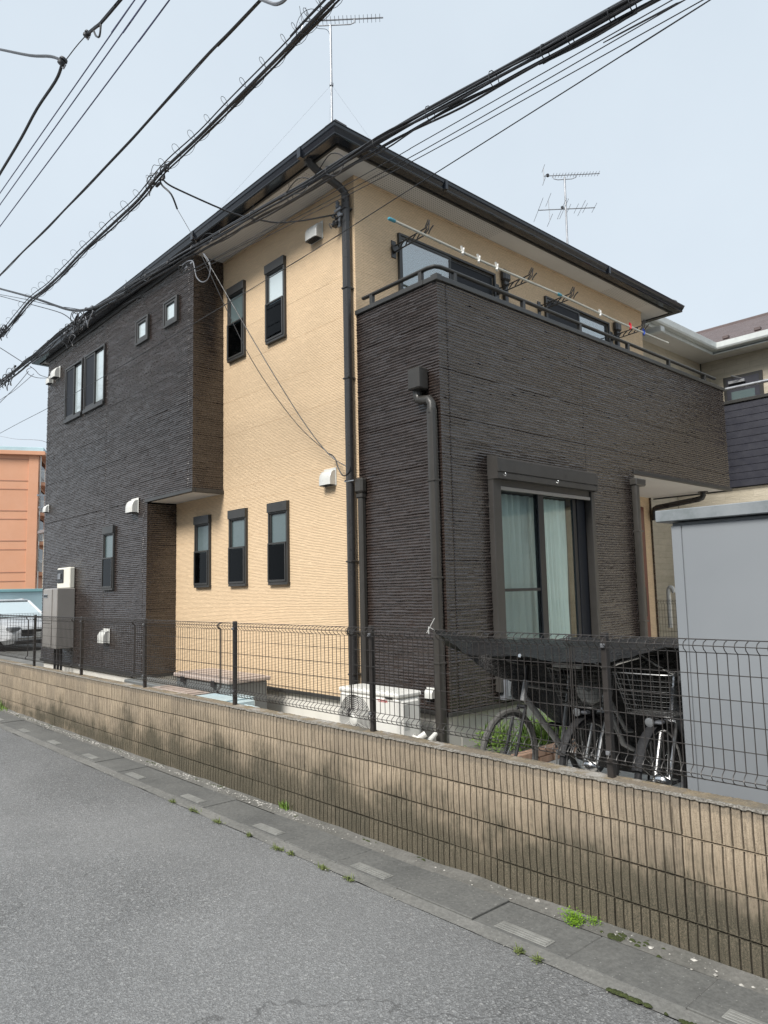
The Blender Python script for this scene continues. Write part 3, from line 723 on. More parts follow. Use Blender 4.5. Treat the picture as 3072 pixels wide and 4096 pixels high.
def flatwall(face, plane, a0, a1, z0, z1, m, opens=(), seams=(), name='siding_panel', zb=F, bh=.456):
    """Board siding: one panel per board, each with a small bevelled lap joint."""
    zcuts = sorted(set([z0, z1]+[zb+bh*k for k in range(-3, 20) if z0+.02 < zb+bh*k < z1-.02]))
    ac = [a0]+sorted(seams)+[a1]
    for za, zb_ in zip(zcuts, zcuts[1:]):
        for s0, s1 in zip(ac, ac[1:]):
            us = sorted(set([s0, s0+.0015, s1-.0015, s1]+[u for o in opens for u in o[:2] if s0 < u < s1]))
            vs_ = sorted(set([za, za+.0015, zb_-.0015, zb_]+[u for o in opens for u in o[2:] if za < u < zb_]))
            b = MB(); pts = []
            for v in vs_:
                for u in us:
                    h = -.0016 if (v in (za, zb_) or (u in (s0, s1) and u not in (a0, a1))) else 0
                    pts.append((u, plane-h, v) if face == 'y' else (plane+h, u, v))
            w = len(us); fs = []
            for j in range(len(vs_)-1):
                for i in range(w-1):
                    uc, vc_ = (us[i]+us[i+1])/2, (vs_[j]+vs_[j+1])/2
                    if any(o[0] < uc < o[1] and o[2] < vc_ < o[3] for o in opens): continue
                    fs.append((j*w+i, j*w+i+1, (j+1)*w+i+1, (j+1)*w+i))
            for comp in components(fs):
                ids = sorted({i for f in comp for i in f}); mp = {i: k for k, i in enumerate(ids)}
                MB().add([pts[i] for i in ids], [tuple(mp[i] for i in f) for f in comp]).build(name, m, H, fix=False)
YL, YD, XR_, XB = 4.475, 4.92, -5.75, -4.57
# window lists: x0,x1,z0,z1
slitY = [(-8.385,-7.965,4.86,5.885),(-7.46,-7.045,4.86,5.885),(-9.275,-8.855,1.885,2.87),(-8.35,-7.93,1.885,2.87),(-7.43,-7.02,1.885,2.87)]
slitL = [(-11.415,-10.995,1.885,2.875)]
sqL = [(-10.285,-9.865,5.51,5.89),(-9.36,-8.95,5.51,5.89)]
slL = [(-13.31,-12.475,4.88,5.89),(-12.385,-11.50,4.88,5.89)]
shr = lambda w, d=.03: (w[0]+d, w[1]-d, w[2]+d, w[3]-d)
relief('y', YL, -14.32, -8.549, 3.16, ZS-.03, [shr(w) for w in sqL+slL], (-14.22,-11.42,-8.66), hi_corner=True)
relief('y', YL, -14.32, -9.887, F, 3.16, [shr(w) for w in slitL], (-14.22,-11.42,-10.0), hi_corner=True)
relief('x', -8.549, YL, YD, 3.16, ZS, (), (), lo_corner=True)
relief('x', -9.887, YL, YD, F, 3.10, (), (), lo_corner=True)
relief('y', YD+.01, -5.75, XB, F, 4.74, (), (), hi_corner=True)
relief('x', XB, YD+.01, 8.45, F, 3.21, [(5.63,7.36,.80,2.90)], (5.05,7.36,8.34), lo_corner=True)
relief('x', XB, YD+.01, 11.34, 3.21, 4.74, (), (5.05,7.36,10.26,11.24), lo_corner=True)
bwin = [(5.56,7.305,3.75,5.875),(8.41,10.11,3.75,5.875)]
flatwall('y', YD, -9.887, XR_, F, 3.16, m_yel, [shr(w) for w in slitY[2:]], (-8.52,))
flatwall('y', YD, -8.549, XR_, 3.16, ZS, m_yel, [shr(w) for w in slitY[:2]], (-5.85,))
flatwall('x', XR_, YD, 11.195, 3.7, ZS, m_yel, [shr(w) for w in bwin], (5.04,8.0,11.09))
flatwall('x', -5.80, 8.46, 11.25, .30, 3.21, m_yel, (), (11.1,))
# plain sides never facing the camera, foundation, flashings
b = MB()
b.box(-14.32, -14.31, YL, 11.19, F, ZS); b.box(-14.31, XR_-.02, 11.18, 11.195, F, ZS); b.box(XB-.12, XB-.01, 11.30, 11.335, 3.24, 4.72)
b.box(-5.80, XB-.01, 8.452, 8.46, F, 3.21); b.box(XR_, XB-.12, 11.32, 11.335, 3.24, 4.72); b.box(XB-.14, XB-.125, 5.05, 11.32, 3.24, 4.73); b.box(-5.74, XB-.14, 5.05, 5.065, 3.7, 4.73)
b.build('rear_wall', m_dark, H)
b = MB(); b.box(-14.28, -9.93, YL+.04, YL+.2, .2, F); b.box(-9.93, XB-.04, YD+.035, YD+.2, .2, F); b.box(-9.93, -9.90, YL+.2, YD+.035, .2, F)
b.build('foundation', m_found, H)
b = MB(); b.box(XB-.2, XB-.035, YD+.2, 8.42, .2, F); b.box(-5.85, XB-.2, 8.3, 8.42, .2, F); b.build('foundation', m_found, H)
def flashing(b, pts, z, h=.055, o=.022):
    for (x0, y0), (x1, y1), fc in pts:
        if fc == 'y': b.bbox(x0, x1, y0-o, y0+.02, z-h, z, .003)
        else: b.bbox(x0-.02, x0+o, y0, y1, z-h, z, .003)
b = MB()
flashing(b, [((-14.33,YL),(-9.887,YL),'y'), ((-9.887,YD),(-5.75,YD),'y'), ((-5.75,YD+.01),(XB,YD+.01),'y'), ((-9.887,YL),(-9.887,YD),'x'), ((XB,YD-.01),(XB,8.45),'x')], F, .04, .02)
b.build('base_flashing', m_trim, H)
b = MB(); b.bbox(-9.93, -8.52, YL-.024, YL+.03, 3.115, 3.165, .004); b.bbox(-8.58, -8.52, YL+.031, YD-.001, 3.115, 3.165, .004); b.build('overhang_flashing', m_trim, H)
MB().box(-9.885, -8.56, YL+.03, YD, 3.12, 3.13).build('overhang_soffit', m_soffit, H)
b = MB(); b.bbox(XB-.02, XB+.025, 8.44, 11.37, 3.175, 3.225, .004); b.bbox(-5.8, XB-.021, 11.32, 11.36, 3.175, 3.225, .004); b.build('porch_flashing', m_trim, H)
MB().box(-5.80, XB-.02, 8.46, 11.32, 3.195, 3.205).build('porch_ceiling', m_soffit, H)
b = MB(); b.box(-5.74, XB-.14, 5.06, 11.32, 3.66, 3.70); b.build('balcony_floor', m_found, H)
# porch door and step
d = MB().bbox(-5.80, -5.76, 9.9, 10.87, .45, 3.03, .004).build('front_door', m_wood, H)
b = MB().bbox(-5.76, -5.735, 10.76, 10.865, .45, 3.02, .003); b.build('door_frame', m_wood, d)
MB().bbox(-5.735, -5.69, 10.68, 10.71, 1.3, 1.75, .004).build('handle', m_black, d)
MB().bbox(-5.79, -4.7, 9.0, 11.3, .28, .42, .01).build('porch_step', m_found, H)

# ---- soffit boards, fascia, gutter, roof
EX0, EX1, EY0, EY1 = -14.63, -5.446, 4.444, 11.60
def sof(x0, x1, y0, y1, m): MB().box(x0+.001, x1-.001, y0+.001, y1-.001, ZS, ZS+.012).build('soffit_board', m, H)
# right side strip (x from wall to eave)
ysr = [4.93, 5.05, 7.2, 9.9, 11.0, 11.60]
for (a, c), m_ in zip(zip(ysr, ysr[1:]), (m_soffit, m_perf, m_soffit, m_perf, m_soffit)): sof(XR_, EX1, a, c, m_)
xsf = [-14.63, -14.3, -13, -12.1, -9.1, -8.5, -6.05, -5.446]
for (a, c), m_ in zip(zip(xsf, xsf[1:]), (m_soffit, m_perf, m_soffit, m_soffit, m_soffit, m_perf, m_soffit)): sof(a, c, EY0, 4.93, m_)
sof(-14.63, -14.32, 4.93, 11.6, m_soffit); sof(-14.32, XR_, 11.19, 11.6, m_soffit)
b = MB(); b.bbox(XR_-.0, XR_+.012, YD, 11.19, ZS-.03, ZS-.001, .003); b.bbox(-8.54, XR_+.012, YD-.012, YD-.0005, ZS-.03, ZS-.001, .003); b.build('cornice', m_yel, H)
b = MB(); b.bbox(-14.34, -8.53, YL-.045, YL-.004, ZS-.07, ZS-.001, .004); b.build('cornice', m_trim, H)
def ring(prof, b):
    # profile (outward, z) swept round the eaves rectangle with mitred corners
    cs = [(EX0, EY0, -1, -1), (EX1, EY0, 1, -1), (EX1, EY1, 1, 1), (EX0, EY1, -1, 1)]; n_ = len(prof); vs = []
    for x, y, sx, sy in cs:
        for o, z in prof: vs.append((x+sx*o, y+sy*o, z))
    fs = [(c*n_+i, ((c+1) % 4)*n_+i, ((c+1) % 4)*n_+(i+1) % n_, c*n_+(i+1) % n_) for c in range(4) for i in range(n_)]
    b.add(vs, fs)
b = MB(); ring([(0,6.31),(.025,6.31),(.025,6.45),(0,6.45)], b); b.build('fascia', m_trim, H)
b = MB(); ring([(.026,6.345),(.04,6.325),(.135,6.325),(.150,6.333),(.152,6.342),(.146,6.348),(.162,6.385),(.170,6.40),(.176,6.425),(.184,6.43),(.184,6.437),(.172,6.437),(.160,6.40),(.13,6.345),(.05,6.345),(.035,6.42),(.026,6.42)], b)
gt = b.build('gutter_channel', m_gutter, H)
b = MB()
for y in (5.9, 9.4): b.bbox(EX1+.12, EX1+.186, y-.02, y+.02, 6.322, 6.44, .003)
for x in (-5.86, -8.2, -11.6): b.bbox(x-.03, x+.03, EY0-.187, EY0-.12, 6.322, 6.44, .003)
b.build('gutter_joint', m_gutter, H)
# roof: stepped slate courses on four hipped slopes
RX0, RX1, RY0, RY1, ZE = EX0-.075, EX1+.075, EY0-.075, EY1+.075, 6.455; SL = .43
yc = (RY0+RY1)/2; hgt = (yc-RY0)*SL
def slope(p0, p1, inward, name='roof_slope'):
    b = MB(); p0 = Vector(p0); p1 = Vector(p1); inw = Vector(inward); half = (yc-RY0); step = .182; d = 0; dirv = (p1-p0).normalized()
    while d < half-.01:
        e = min(d+step, half)
        a0 = p0+inw*d+dirv*d; a1 = p1+inw*d-dirv*d; c0 = p0+inw*e+dirv*e; c1 = p1+inw*e-dirv*e
        z0 = ZE+d*SL; z1 = ZE+e*SL
        nn = max(1, int((a1-a0).length/.91)); 
        b.add([(a0.x,a0.y,z0),(a1.x,a1.y,z0),(a1.x,a1.y,z0+.016),(a0.x,a0.y,z0+.016),(c1.x,c1.y,z1+.002),(c0.x,c0.y,z1+.002)], [(0,1,2,3),(3,2,4,5)])
        d = e
    b.add([(p0.x,p0.y,ZE-.006),(p1.x,p1.y,ZE-.006),tuple(p1+inw*half-dirv*half)[:2]+(ZE+hgt-.006,),tuple(p0+inw*half+dirv*half)[:2]+(ZE+hgt-.006,)], [(3,2,1,0)])
    o = b.build(name, m_roof, H, fix=False); return o
slope((RX0,RY0,0),(RX1,RY0,0),(0,1,0)); slope((RX1,RY0,0),(RX1,RY1,0),(-1,0,0)); slope((RX1,RY1,0),(RX0,RY1,0),(0,-1,0)); slope((RX0,RY1,0),(RX0,RY0,0),(1,0,0))
capm = MB(); capm.add([(0,-.11,-.03),(0,0,.035),(0,.11,-.03),(.30,-.11,-.03),(.30,0,.035),(.30,.11,-.03),(0,-.11,-.055),(0,.11,-.055),(.3,-.11,-.055),(.3,.11,-.055)],
   [(0,3,4,1),(1,4,5,2),(0,1,2,7,6),(3,8,9,5,4),(6,8,3,0),(7,2,5,9)]); capm = capm.mesh('hip_cap', m_roof)
off = origin(H)
for cxx, cyy, dx, dy in ((RX1,RY0,-1,1),(RX1,RY1,-1,-1),(RX0,RY0,1,1),(RX0,RY1,1,-1)):
    half = yc-RY0; L = math.hypot(half, half); n_ = int(L/.27)
    for i in range(n_):
        t = i*.27/math.sqrt(2); ang = math.atan2(dy, dx); pit = -math.atan(SL/math.sqrt(2))
        o = setobj('hip_cap', capm, H, Vector((cxx+dx*t, cyy+dy*t, ZE+t*SL+.055))-off); o.rotation_euler = (0, pit-.02, ang)
MB().prism([(yc-.12, ZE+hgt-.02),(yc, ZE+hgt+.07),(yc+.12, ZE+hgt-.02)], RX0+half, RX1-half).build('ridge_cap', m_roof, H)

# ---- windows
def room(b, face, plane, a0, a1, z0, z1, dep):
    if face == 'y': x0, x1, y0, y1 = a0, a1, plane, plane+dep
    else: x0, x1, y0, y1 = plane-dep, plane, a0, a1
    v = [(x0,y0,z0),(x1,y0,z0),(x1,y1,z0),(x0,y1,z0),(x0,y0,z1),(x1,y0,z1),(x1,y1,z1),(x0,y1,z1)]
    f = {'f':(0,1,5,4),'r':(1,2,6,5),'k':(2,3,7,6),'l':(3,0,4,7),'b':(0,1,2,3),'t':(4,5,6,7)}
    drop = 'f' if face == 'y' else 'r'
    b.add(v, [q for k, q in f.items() if k != drop])
def bars(b, face, plane, a0, a1, z0, z1, w, t0, t1, bev=.003, wt=None, wb=None):
    """frame of four bars; t0..t1 = outward range"""
    wt = w if wt is None else wt; wb = w if wb is None else wb
    for u0, u1, v0, v1 in ((a0,a0+w,z0,z1),(a1-w,a1,z0,z1),(a0+w,a1-w,z1-wt,z1),(a0+w,a1-w,z0,z0+wb)):
        if face == 'y': b.bbox(u0, u1, plane-t1, plane-t0, v0, v1, bev)
        else: b.bbox(plane+t0, plane+t1, u0, u1, v0, v1, bev)
def slab(b, face, plane, a0, a1, z0, z1, t0, t1, bev=.003):
    if face == 'y': b.bbox(a0, a1, plane-t1, plane-t0, z0, z1, bev)
    else: b.bbox(plane+t0, plane+t1, a0, a1, z0, z1, bev)
def slit_window(face, plane, w, frost, screen=True):
    a0, a1, z0, z1 = w; b = MB()
    bars(b, face, plane, a0, a1, z0+.02, z1-.10, .03, -.03, .035)
    slab(b, face, plane, a0-.002, a1+.002, z1-.115, z1, -.01, .05)
    slab(b, face, plane, a0+.012, a1+.006, z0, z0+.03, -.01, .045)
    win = b.build('window', m_trim, H)
    zm = z0+(z1-z0)*.465
    b = MB(); bars(b, face, plane, a0+.032, a1-.032, zm, z1-.118, .022, -.02, .022); s1 = b.build('sash', m_trim, win)
    b = MB(); slab(b, face, plane, a0+.05, a1-.05, zm+.02, z1-.135, .0, .006, .001); b.build('pane', frost, win)
    b = MB(); bars(b, face, plane, a0+.004, a1-.03, z0+.035, zm+.045, .022, .028, .046, wb=.028); b.build('sash', m_trim, win)
    b = MB(); slab(b, face, plane, a0+.03, a1-.055, z0+.06, zm+.02, .034, .036, .0005); b.build('pane', m_gdark, win)
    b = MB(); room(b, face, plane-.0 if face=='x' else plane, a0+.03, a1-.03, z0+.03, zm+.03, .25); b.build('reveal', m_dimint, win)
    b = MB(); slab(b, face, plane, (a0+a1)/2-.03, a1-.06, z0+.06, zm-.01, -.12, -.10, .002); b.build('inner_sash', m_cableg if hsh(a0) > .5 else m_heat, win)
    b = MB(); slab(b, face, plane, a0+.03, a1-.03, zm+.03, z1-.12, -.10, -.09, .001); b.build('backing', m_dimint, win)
for w in slitY[:2]: slit_window('y', YD, w, m_frost if w[0] < -8 else m_frostsky)
for w in slitY[2:]: slit_window('y', YD, w, m_frost)
for w in slitL: slit_window('y', YL, w, m_frost)
for w in sqL:
    b = MB(); bars(b, 'y', YL, *w, .03, -.02, .045); win = b.build('window', m_trim, H)
    b = MB(); bars(b, 'y', YL, w[0]+.032, w[1]-.045, w[2]+.034, w[3]-.034, .045, .0, .035, wb=.06, wt=.03); b.build('sash', m_trim, win)
    b = MB(); slab(b, 'y', YL, w[0]+.07, w[1]-.08, w[2]+.08, w[3]-.055, .005, .012, .001); b.build('pane', m_frostsky, win)
    b = MB(); room(b, 'y', YL+.01, w[0]+.03, w[1]-.03, w[2]+.03, w[3]-.03, .1); b.build('reveal', m_dimint, win)
def slider(face, plane, w, screen_left, glass_m, curt, dep=.5, hd=.03):
    a0, a1, z0, z1 = w; b = MB(); bars(b, face, plane, a0, a1, z0+.05, z1, .028, -.05, .035)
    slab(b, face, plane, a0+.01, a1-.006, z0, z0+.06, -.02, .05); win = b.build('window', m_trim, H)
    mid = (a0+a1)/2
    for k, (u0, u1) in enumerate(((a0+.03, mid+.015), (mid-.015, a1-.03))):
        t = .012 if k == 0 else -.012
        b = MB(); bars(b, face, plane, u0, u1, z0+.06, z1-.03, .03, t-.012, t+.012, .002, wb=.06); b.build('sash', m_trim, win)
        b = MB(); slab(b, face, plane, u0+.03, u1-.03, z0+.12, z1-.06, t-.003, t+.003, .0005)
        scr = (k == 0) == screen_left
        b.build('insect_screen' if scr else 'pane', m_screen if scr else glass_m, win)
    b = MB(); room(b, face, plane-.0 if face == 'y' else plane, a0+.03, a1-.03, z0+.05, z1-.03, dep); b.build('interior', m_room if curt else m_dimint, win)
    if curt:
        def fn(u, v):
            a = a0+.03+(a1-a0-.06)*u; z = z0+.08+(z1-z0-.12)*v; t = -.10+.018*math.sin(a*70+math.sin(a*13)*2)
            return (a, plane-t, z) if face == 'y' else (plane+t, a, z)
        MB().grid(fn, 90, 3).build('curtain', m_curtain, win, smooth=True)
for w in slL: slider('y', YL, w, True, m_frostsky, False)
slider('x', XR_, bwin[0], False, m_gsky, True); slider('x', XR_, bwin[1], True, m_gsky, True)
# ---- living room window with roller shutter box
w0, w1, wz0, wz1 = 5.57, 7.40, .80, 2.87
b = MB()
b.bbox(XB-.02, XB+.07, 5.575, 5.70, wz0, 2.87, .004); b.bbox(XB-.02, XB+.07, 7.335, 7.40, wz0, 2.87, .004)
b.bbox(XB-.02, XB+.05, 5.70, 7.335, 2.80, 2.87, .004); b.bbox(XB-.02, XB+.07, 5.70, 7.335, wz0-.05, wz0+.03, .004)
lw = b.build('window', m_shutter, H)
sb = MB(); sb.prism([(XB-.01,3.105),(XB+.05,3.10),(XB+.135,3.06),(XB+.14,2.935),(XB+.128,2.928),(XB+.135,2.92),(XB+.135,2.865),(XB-.01,2.865)], 5.60, 7.345, 'y')
def pr_y(b, poly, y0, y1): pass
sb2 = MB(); n_ = 8
poly = [(XB-.01,3.105),(XB+.05,3.10),(XB+.135,3.06),(XB+.14,2.935),(XB+.128,2.928),(XB+.135,2.92),(XB+.135,2.865),(XB-.01,2.865)]
sb2.v = [(p[0], y, p[1]) for y in (5.595, 7.35) for p in poly]; sb2.f = [(i, (i+1) % 8, 8+(i+1) % 8, 8+i) for i in range(8)]
box = sb2.build('shutter_box', m_shutter, H)
for y0, y1 in ((5.57,5.597),(7.348,7.375)):
    e = MB(); e.v = [(XB+(p[0]-XB)*1.03+.0, y, p[1]+(.004 if p[1] > 3 else -.004)) for y in (y0, y1) for p in poly]
    e.f = [(i, (i+1) % 8, 8+(i+1) % 8, 8+i) for i in range(8)]+[tuple(range(8)), tuple(range(8, 16))]; e.build('end_cap', m_shutter, box)
for y in (5.66, 6.55):
    MB().tube([(XB+.136,y,2.90),(XB+.16,y,2.885),(XB+.168,y,2.90),(XB+.16,y,2.915)], .004, 6).build('hook', m_chrome, box, smooth=True)
MB().bbox(XB+.03, XB+.06, 5.705, 7.33, 2.765, 2.80, .003).build('shutter_slat', m_heat, lw)
def sashx(y0, y1, t, wst=.045): 
    b = MB(); bars(b, 'x', XB, y0, y1, wz0+.03, 2.80, wst, t-.015, t+.015, .002, wt=.035, wb=.08); return b.build('sash', m_sash, lw)
sashx(5.705, 6.46, -.005, .045); sashx(6.40, 7.16, -.045, .06)
b = MB(); b.bbox(XB+.012, XB+.03, 6.36, 6.46, wz0+.03, 2.80, .002); b.bbox(XB+.0, XB+.02, 5.705, 6.46, 1.755, 1.785, .002); b.build('screen_rail', m_sash, lw)
b = MB(); slab(b, 'x', XB, 5.73, 6.41, wz0+.1, 2.77, -.007, -.003, .0005); b.build('pane', m_glass, lw)
b = MB(); slab(b, 'x', XB, 6.44, 7.12, wz0+.1, 2.77, -.047, -.043, .0005); b.build('pane', m_glass, lw)
MB().bbox(XB-.10, XB-.02, 7.17, 7.33, wz0, 2.80, .004).build('jamb', m_screen, lw)
MB().bbox(XB-.14, XB-.05, 7.125, 7.165, wz0, 2.79, .003).build('jamb', weathered('wood_jamb', (.22,.12,.06), .6, .15, 5), lw)
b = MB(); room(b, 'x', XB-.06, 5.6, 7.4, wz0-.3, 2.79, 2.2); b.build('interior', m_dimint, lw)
def curt(y0, y1, fan, x, seed):
    def fn(u, v):
        z = wz0+.02+(2.74-wz0)*v; sp = 1-(1-v)*0+0
        yy = y0+(y1-y0)*u*(1-fan*v*.28)
        amp = .020+.02*(1-v)*.6
        t = amp*math.sin(u*46+seed+math.sin(u*9+v*2)*1.6)+.006*math.sin(u*110+seed)
        return (x+t, yy, z)
    return MB().grid(fn, 150, 10).build('curtain', m_curtain, lw, smooth=True)
curt(5.62, 6.52, .0, XB-.13, 1.); curt(6.46, 7.13, .12, XB-.15, 3.)
MB().box(XB+.013, XB+.0135, 5.71, 6.40, wz0+.05, 2.79).build('insect_screen', m_mesh, lw)
# ---- balcony cap, handrail
b = MB(); b.bbox(XB-.16, XB+.03, YD-.015, 11.37, 4.735, 4.785, .004); b.bbox(-5.752, XB-.161, YD-.02, YD+.15, 4.735, 4.785, .004)
b.bbox(-5.74, XB-.161, 11.2, 11.37, 4.735, 4.785, .004)
cap = b.build('balcony_cap', m_trim, H)
MB().bbox(XB-.05, XB+.036, YD-.026, YD+.05, 4.728, 4.792, .004).build('corner_piece', m_trim, cap)
for y in (8.02,): MB().bbox(XB+.026, XB+.033, y-.004, y+.004, 4.735, 4.787, .001).build('joint', m_pipedk, cap)
b = MB(); yr, xr = YD+.06, XB-.06
path = [(-5.70, yr, 4.925), (xr-.10, yr, 4.925), (xr-.03, yr+.02, 4.925), (xr-.005, yr+.07, 4.925), (xr, yr+.14, 4.925), (xr, 11.22, 4.925)]
b.tube([Vector(p) for p in path], .026, 12)
rail = b.build('handrail', m_trim, H, smooth=True)
for v in rail.data.vertices:
    z = v.co.z+off.z; v.co.z = 4.925+(z-4.925)*.75-off.z
for x, y in ((-5.555,yr),(-4.825,yr),(xr,5.25),(xr,6.37),(xr,7.48),(xr,8.60),(xr,9.72),(xr,10.85)):
    MB().bbox(x-.022, x+.022, y-.022, y+.022, 4.785, 4.915, .003).build('rail_post', m_trim, rail)
# ---- downpipes
def rrect(b, pts, w, d):  # rounded rectangular pipe along vertical / slanted path
    n_ = 8; prof = [(math.copysign(abs(math.cos(t))**.45, math.cos(t))*w/2, math.copysign(abs(math.sin(t))**.45, math.sin(t))*d/2) for t in [2*math.pi*(k+.5)/12 for k in range(12)]]
    vs = []; m_ = len(pts)
    for i, p in enumerate(pts):
        for a, c in prof: vs.append((p[0]+a, p[1]+c, p[2]))
    fs = [(i*12+k, i*12+(k+1) % 12, (i+1)*12+(k+1) % 12, (i+1)*12+k) for i in range(m_-1) for k in range(12)]+[tuple(range(12))[::-1], tuple((m_-1)*12+k for k in range(12))]
    b.add(vs, fs)
def clamps(parent, x, y, zs, w, m):
    for z in zs:
        MB().bbox(x-w/2-.003, x+w/2+.003, y-w/2-.002, y+w/2+.03, z-.009, z+.009, .003).build('pipe_clamp', m, parent)
b = MB(); px, py = -5.822, YD-.062
rrect(b, [(px,py,.30),(px,py,6.12)], .085, .07)
dp = b.build('downpipe', m_pipedk, H, smooth=True)
clamps(dp, px, py, (.95,1.36,2.1,2.95,4.05,5.05,5.95), .085, m_pipedk)
b = MB(); b.tube([(px,py,6.05),(px,py-.01,6.14),(px-.004,py-.09,6.185),(px-.01,4.47,6.26),(px-.012,4.40,6.30),(px-.012,4.375,6.345)], [.043,.043,.043,.043,.045,.05], 10)
b.build('elbow', m_pipedk, dp, smooth=True)
MB().bbox(px-.05, px+.03, 4.33, 4.42, 6.315, 6.35, .006).build('outlet', m_pipedk, dp)
b = MB(); px, py = XB-.058, YD-.05; rrect(b, [(px,py,.30),(px,py,3.48)], .085, .075)
dp = b.build('downpipe', m_pipe, H, smooth=True); clamps(dp, px, py, (1.13,1.90,2.80), .085, m_pipe)
b = MB(); b.tube([(px,py,3.44),(px,py,3.53),(px-.03,py,3.575),(px-.13,py,3.59),(px-.165,py,3.60),(px-.185,py,3.64),(px-.185,py,3.70)], .044, 10); b.build('elbow', m_pipe, dp, smooth=True)
hd = MB(); hd.bbox(-4.855, -4.70, YD-.14, YD-.005, 3.69, 3.90, .012); hd.build('rainwater_head', m_pipe, dp)
b = MB(); px, py = XB+.05, 8.385; rrect(b, [(px,py,.30),(px,py,3.02)], .08, .08); dp = b.build('downpipe', m_pipe, H, smooth=True)
clamps(dp, px, py, (1.35,2.45), .08, m_pipe)
MB().bbox(XB-.01, XB+.10, 8.33, 8.57, 3.02, 3.11, .014).build('rainwater_head', m_pipe, dp)
b = MB(); b.tube([(-4.90,11.15,3.20),(-4.90,11.15,3.13),(-4.92,11.15,3.10),(-4.98,11.15,3.085),(-5.66,11.15,3.02),(-5.70,11.15,3.0),(-5.715,11.15,2.95),(-5.715,11.15,2.82)], .044, 12)
dp = b.build('drain_pipe', m_pipedk, H, smooth=True); MB().lathe([(.075,0),(.075,.02)], (-4.90,11.15,3.18), n=16).build('flange', m_pipedk, dp)
# small gutter end behind the right eave
MB().bbox(-5.95, -5.62, 11.61, 11.75, 6.07, 6.17, .01).build('rear_gutter_outlet', m_ngut, H)
# refrigerant line covers
def linecover(x, y, z0, z1, face, head=.17):
    b = MB(); w = .075
    if face == 'y': b.bbox(x-w/2, x+w/2, y-.06, y, z0, z1, .012)
    else: b.bbox(x, x+.06, y-w/2, y+w/2, z0, z1, .012)
    o = b.build('line_cover', m_pipedk if face == 'x' else m_pipe, H)
    b = MB()
    if face == 'y': b.bbox(x-.062, x+.062, y-.085, y, z1-.02, z1+head-.03, .022); b.bbox(x-.048, x+.048, y-.07, y, z1-.07, z1-.02, .01)
    else: b.bbox(x, x+.085, y-.075, y+.075, z1-.02, z1+head, .025); b.bbox(x, x+.07, y-.05, y+.05, z1-.08, z1-.02, .01)
    b.build('cover_head', m_pipedk if face == 'x' else m_pipe, o)
linecover(-5.69, YD+.005, .35, 2.82, 'y'); linecover(XR_, 7.50, 3.75, 5.84, 'x', .14); linecover(XR_, 10.32, 3.75, 5.80, 'x', .14)
# ---- vent hoods
def hood_mesh(w=.235, h=.20, d=.115):
    b = MB(); n_ = 8; prof = []
    for k in range(n_+1):
        t = k/n_*math.pi/2; prof.append((-d*math.sin(t)**.8, h*(.35+.65*math.cos(t))))
    vs = []
    for sx in (-1, -.8, .8, 1):
        for yy, zz_ in prof+[(-d, 0.)]:
            k_ = .86 if abs(sx) == 1 else 1.; vs.append((sx*w/2, yy*k_, zz_*(.96 if abs(sx) == 1 else 1)))
    m_ = len(prof)+1; fs = [(i*m_+j, (i+1)*m_+j, (i+1)*m_+j+1, i*m_+j+1) for i in range(3) for j in range(m_-1)]
    b.add(vs, fs)
    for s in (0, 3): b.add([vs[s*m_+j] for j in range(m_)]+[(vs[s*m_][0], 0, 0.)], [tuple(range(m_+1))])
    return b.mesh('vent_hood', m_hood, smooth=True)
hm = hood_mesh(); hflm = MB().bbox(-.13, .13, -.008, .0, -.01, .225, .003).mesh('flange', m_hood)
lvm = MB()
for k in range(4): lvm.bbox(-.10, .10, -.095+.022*k, -.085+.022*k, -.012, .0, .002)
lvm = lvm.mesh('louvre', m_black)
def hood(x, y, z, s=1.):
    o = setobj('vent_hood', hm, H, Vector((x, y, z))-off); o.scale = (s, s, s)
    setobj('flange', hflm, o, (0,0,0)); setobj('louvre', lvm, o, (0,0,0)); return o
hood(-6.42, YD-.002, 5.83, .92); hood(-6.235, YD-.002, 2.95, .84)
hood(-10.27, YL-.012, 3.0, .95); hood(-13.75, YL-.012, 5.83, .95); hood(-14.1, YL-.012, 5.80, .75); hood(-11.25, YL-.012, 1.09, .95)
hood(-4.79, YD-.0, .80, .42); hood(-14.13, YL-.012, 3.37, .62)
# rail bracket and service box near the corner
b = MB(); b.bbox(-5.95, -5.90, YD-.08, YD, 5.78, 6.03, .004); b.bbox(-5.98, -5.87, YD-.10, YD-.06, 5.96, 5.99, .003)
sv = b.build('service_bracket', m_steel, H)
MB().lathe([(.022,0),(.028,.02),(.018,.04),(.026,.06),(.012,.08)], (-5.925,YD-.09,5.995), n=12).build('insulator', m_cableg, sv, smooth=True)
MB().bbox(-6.01, -5.935, YD-.11, YD-.05, 5.80, 5.86, .006).build('clamp', m_black, sv)
b = MB(); b.bbox(-5.86, -5.78, YD-.10, YD-.09, 2.93, 2.95, .002); b.tube([(-5.87,YD-.1,2.94),(-5.72,YD-.1,2.935)], .007, 6)
b.build('pipe_band', m_chrome, H, smooth=True)
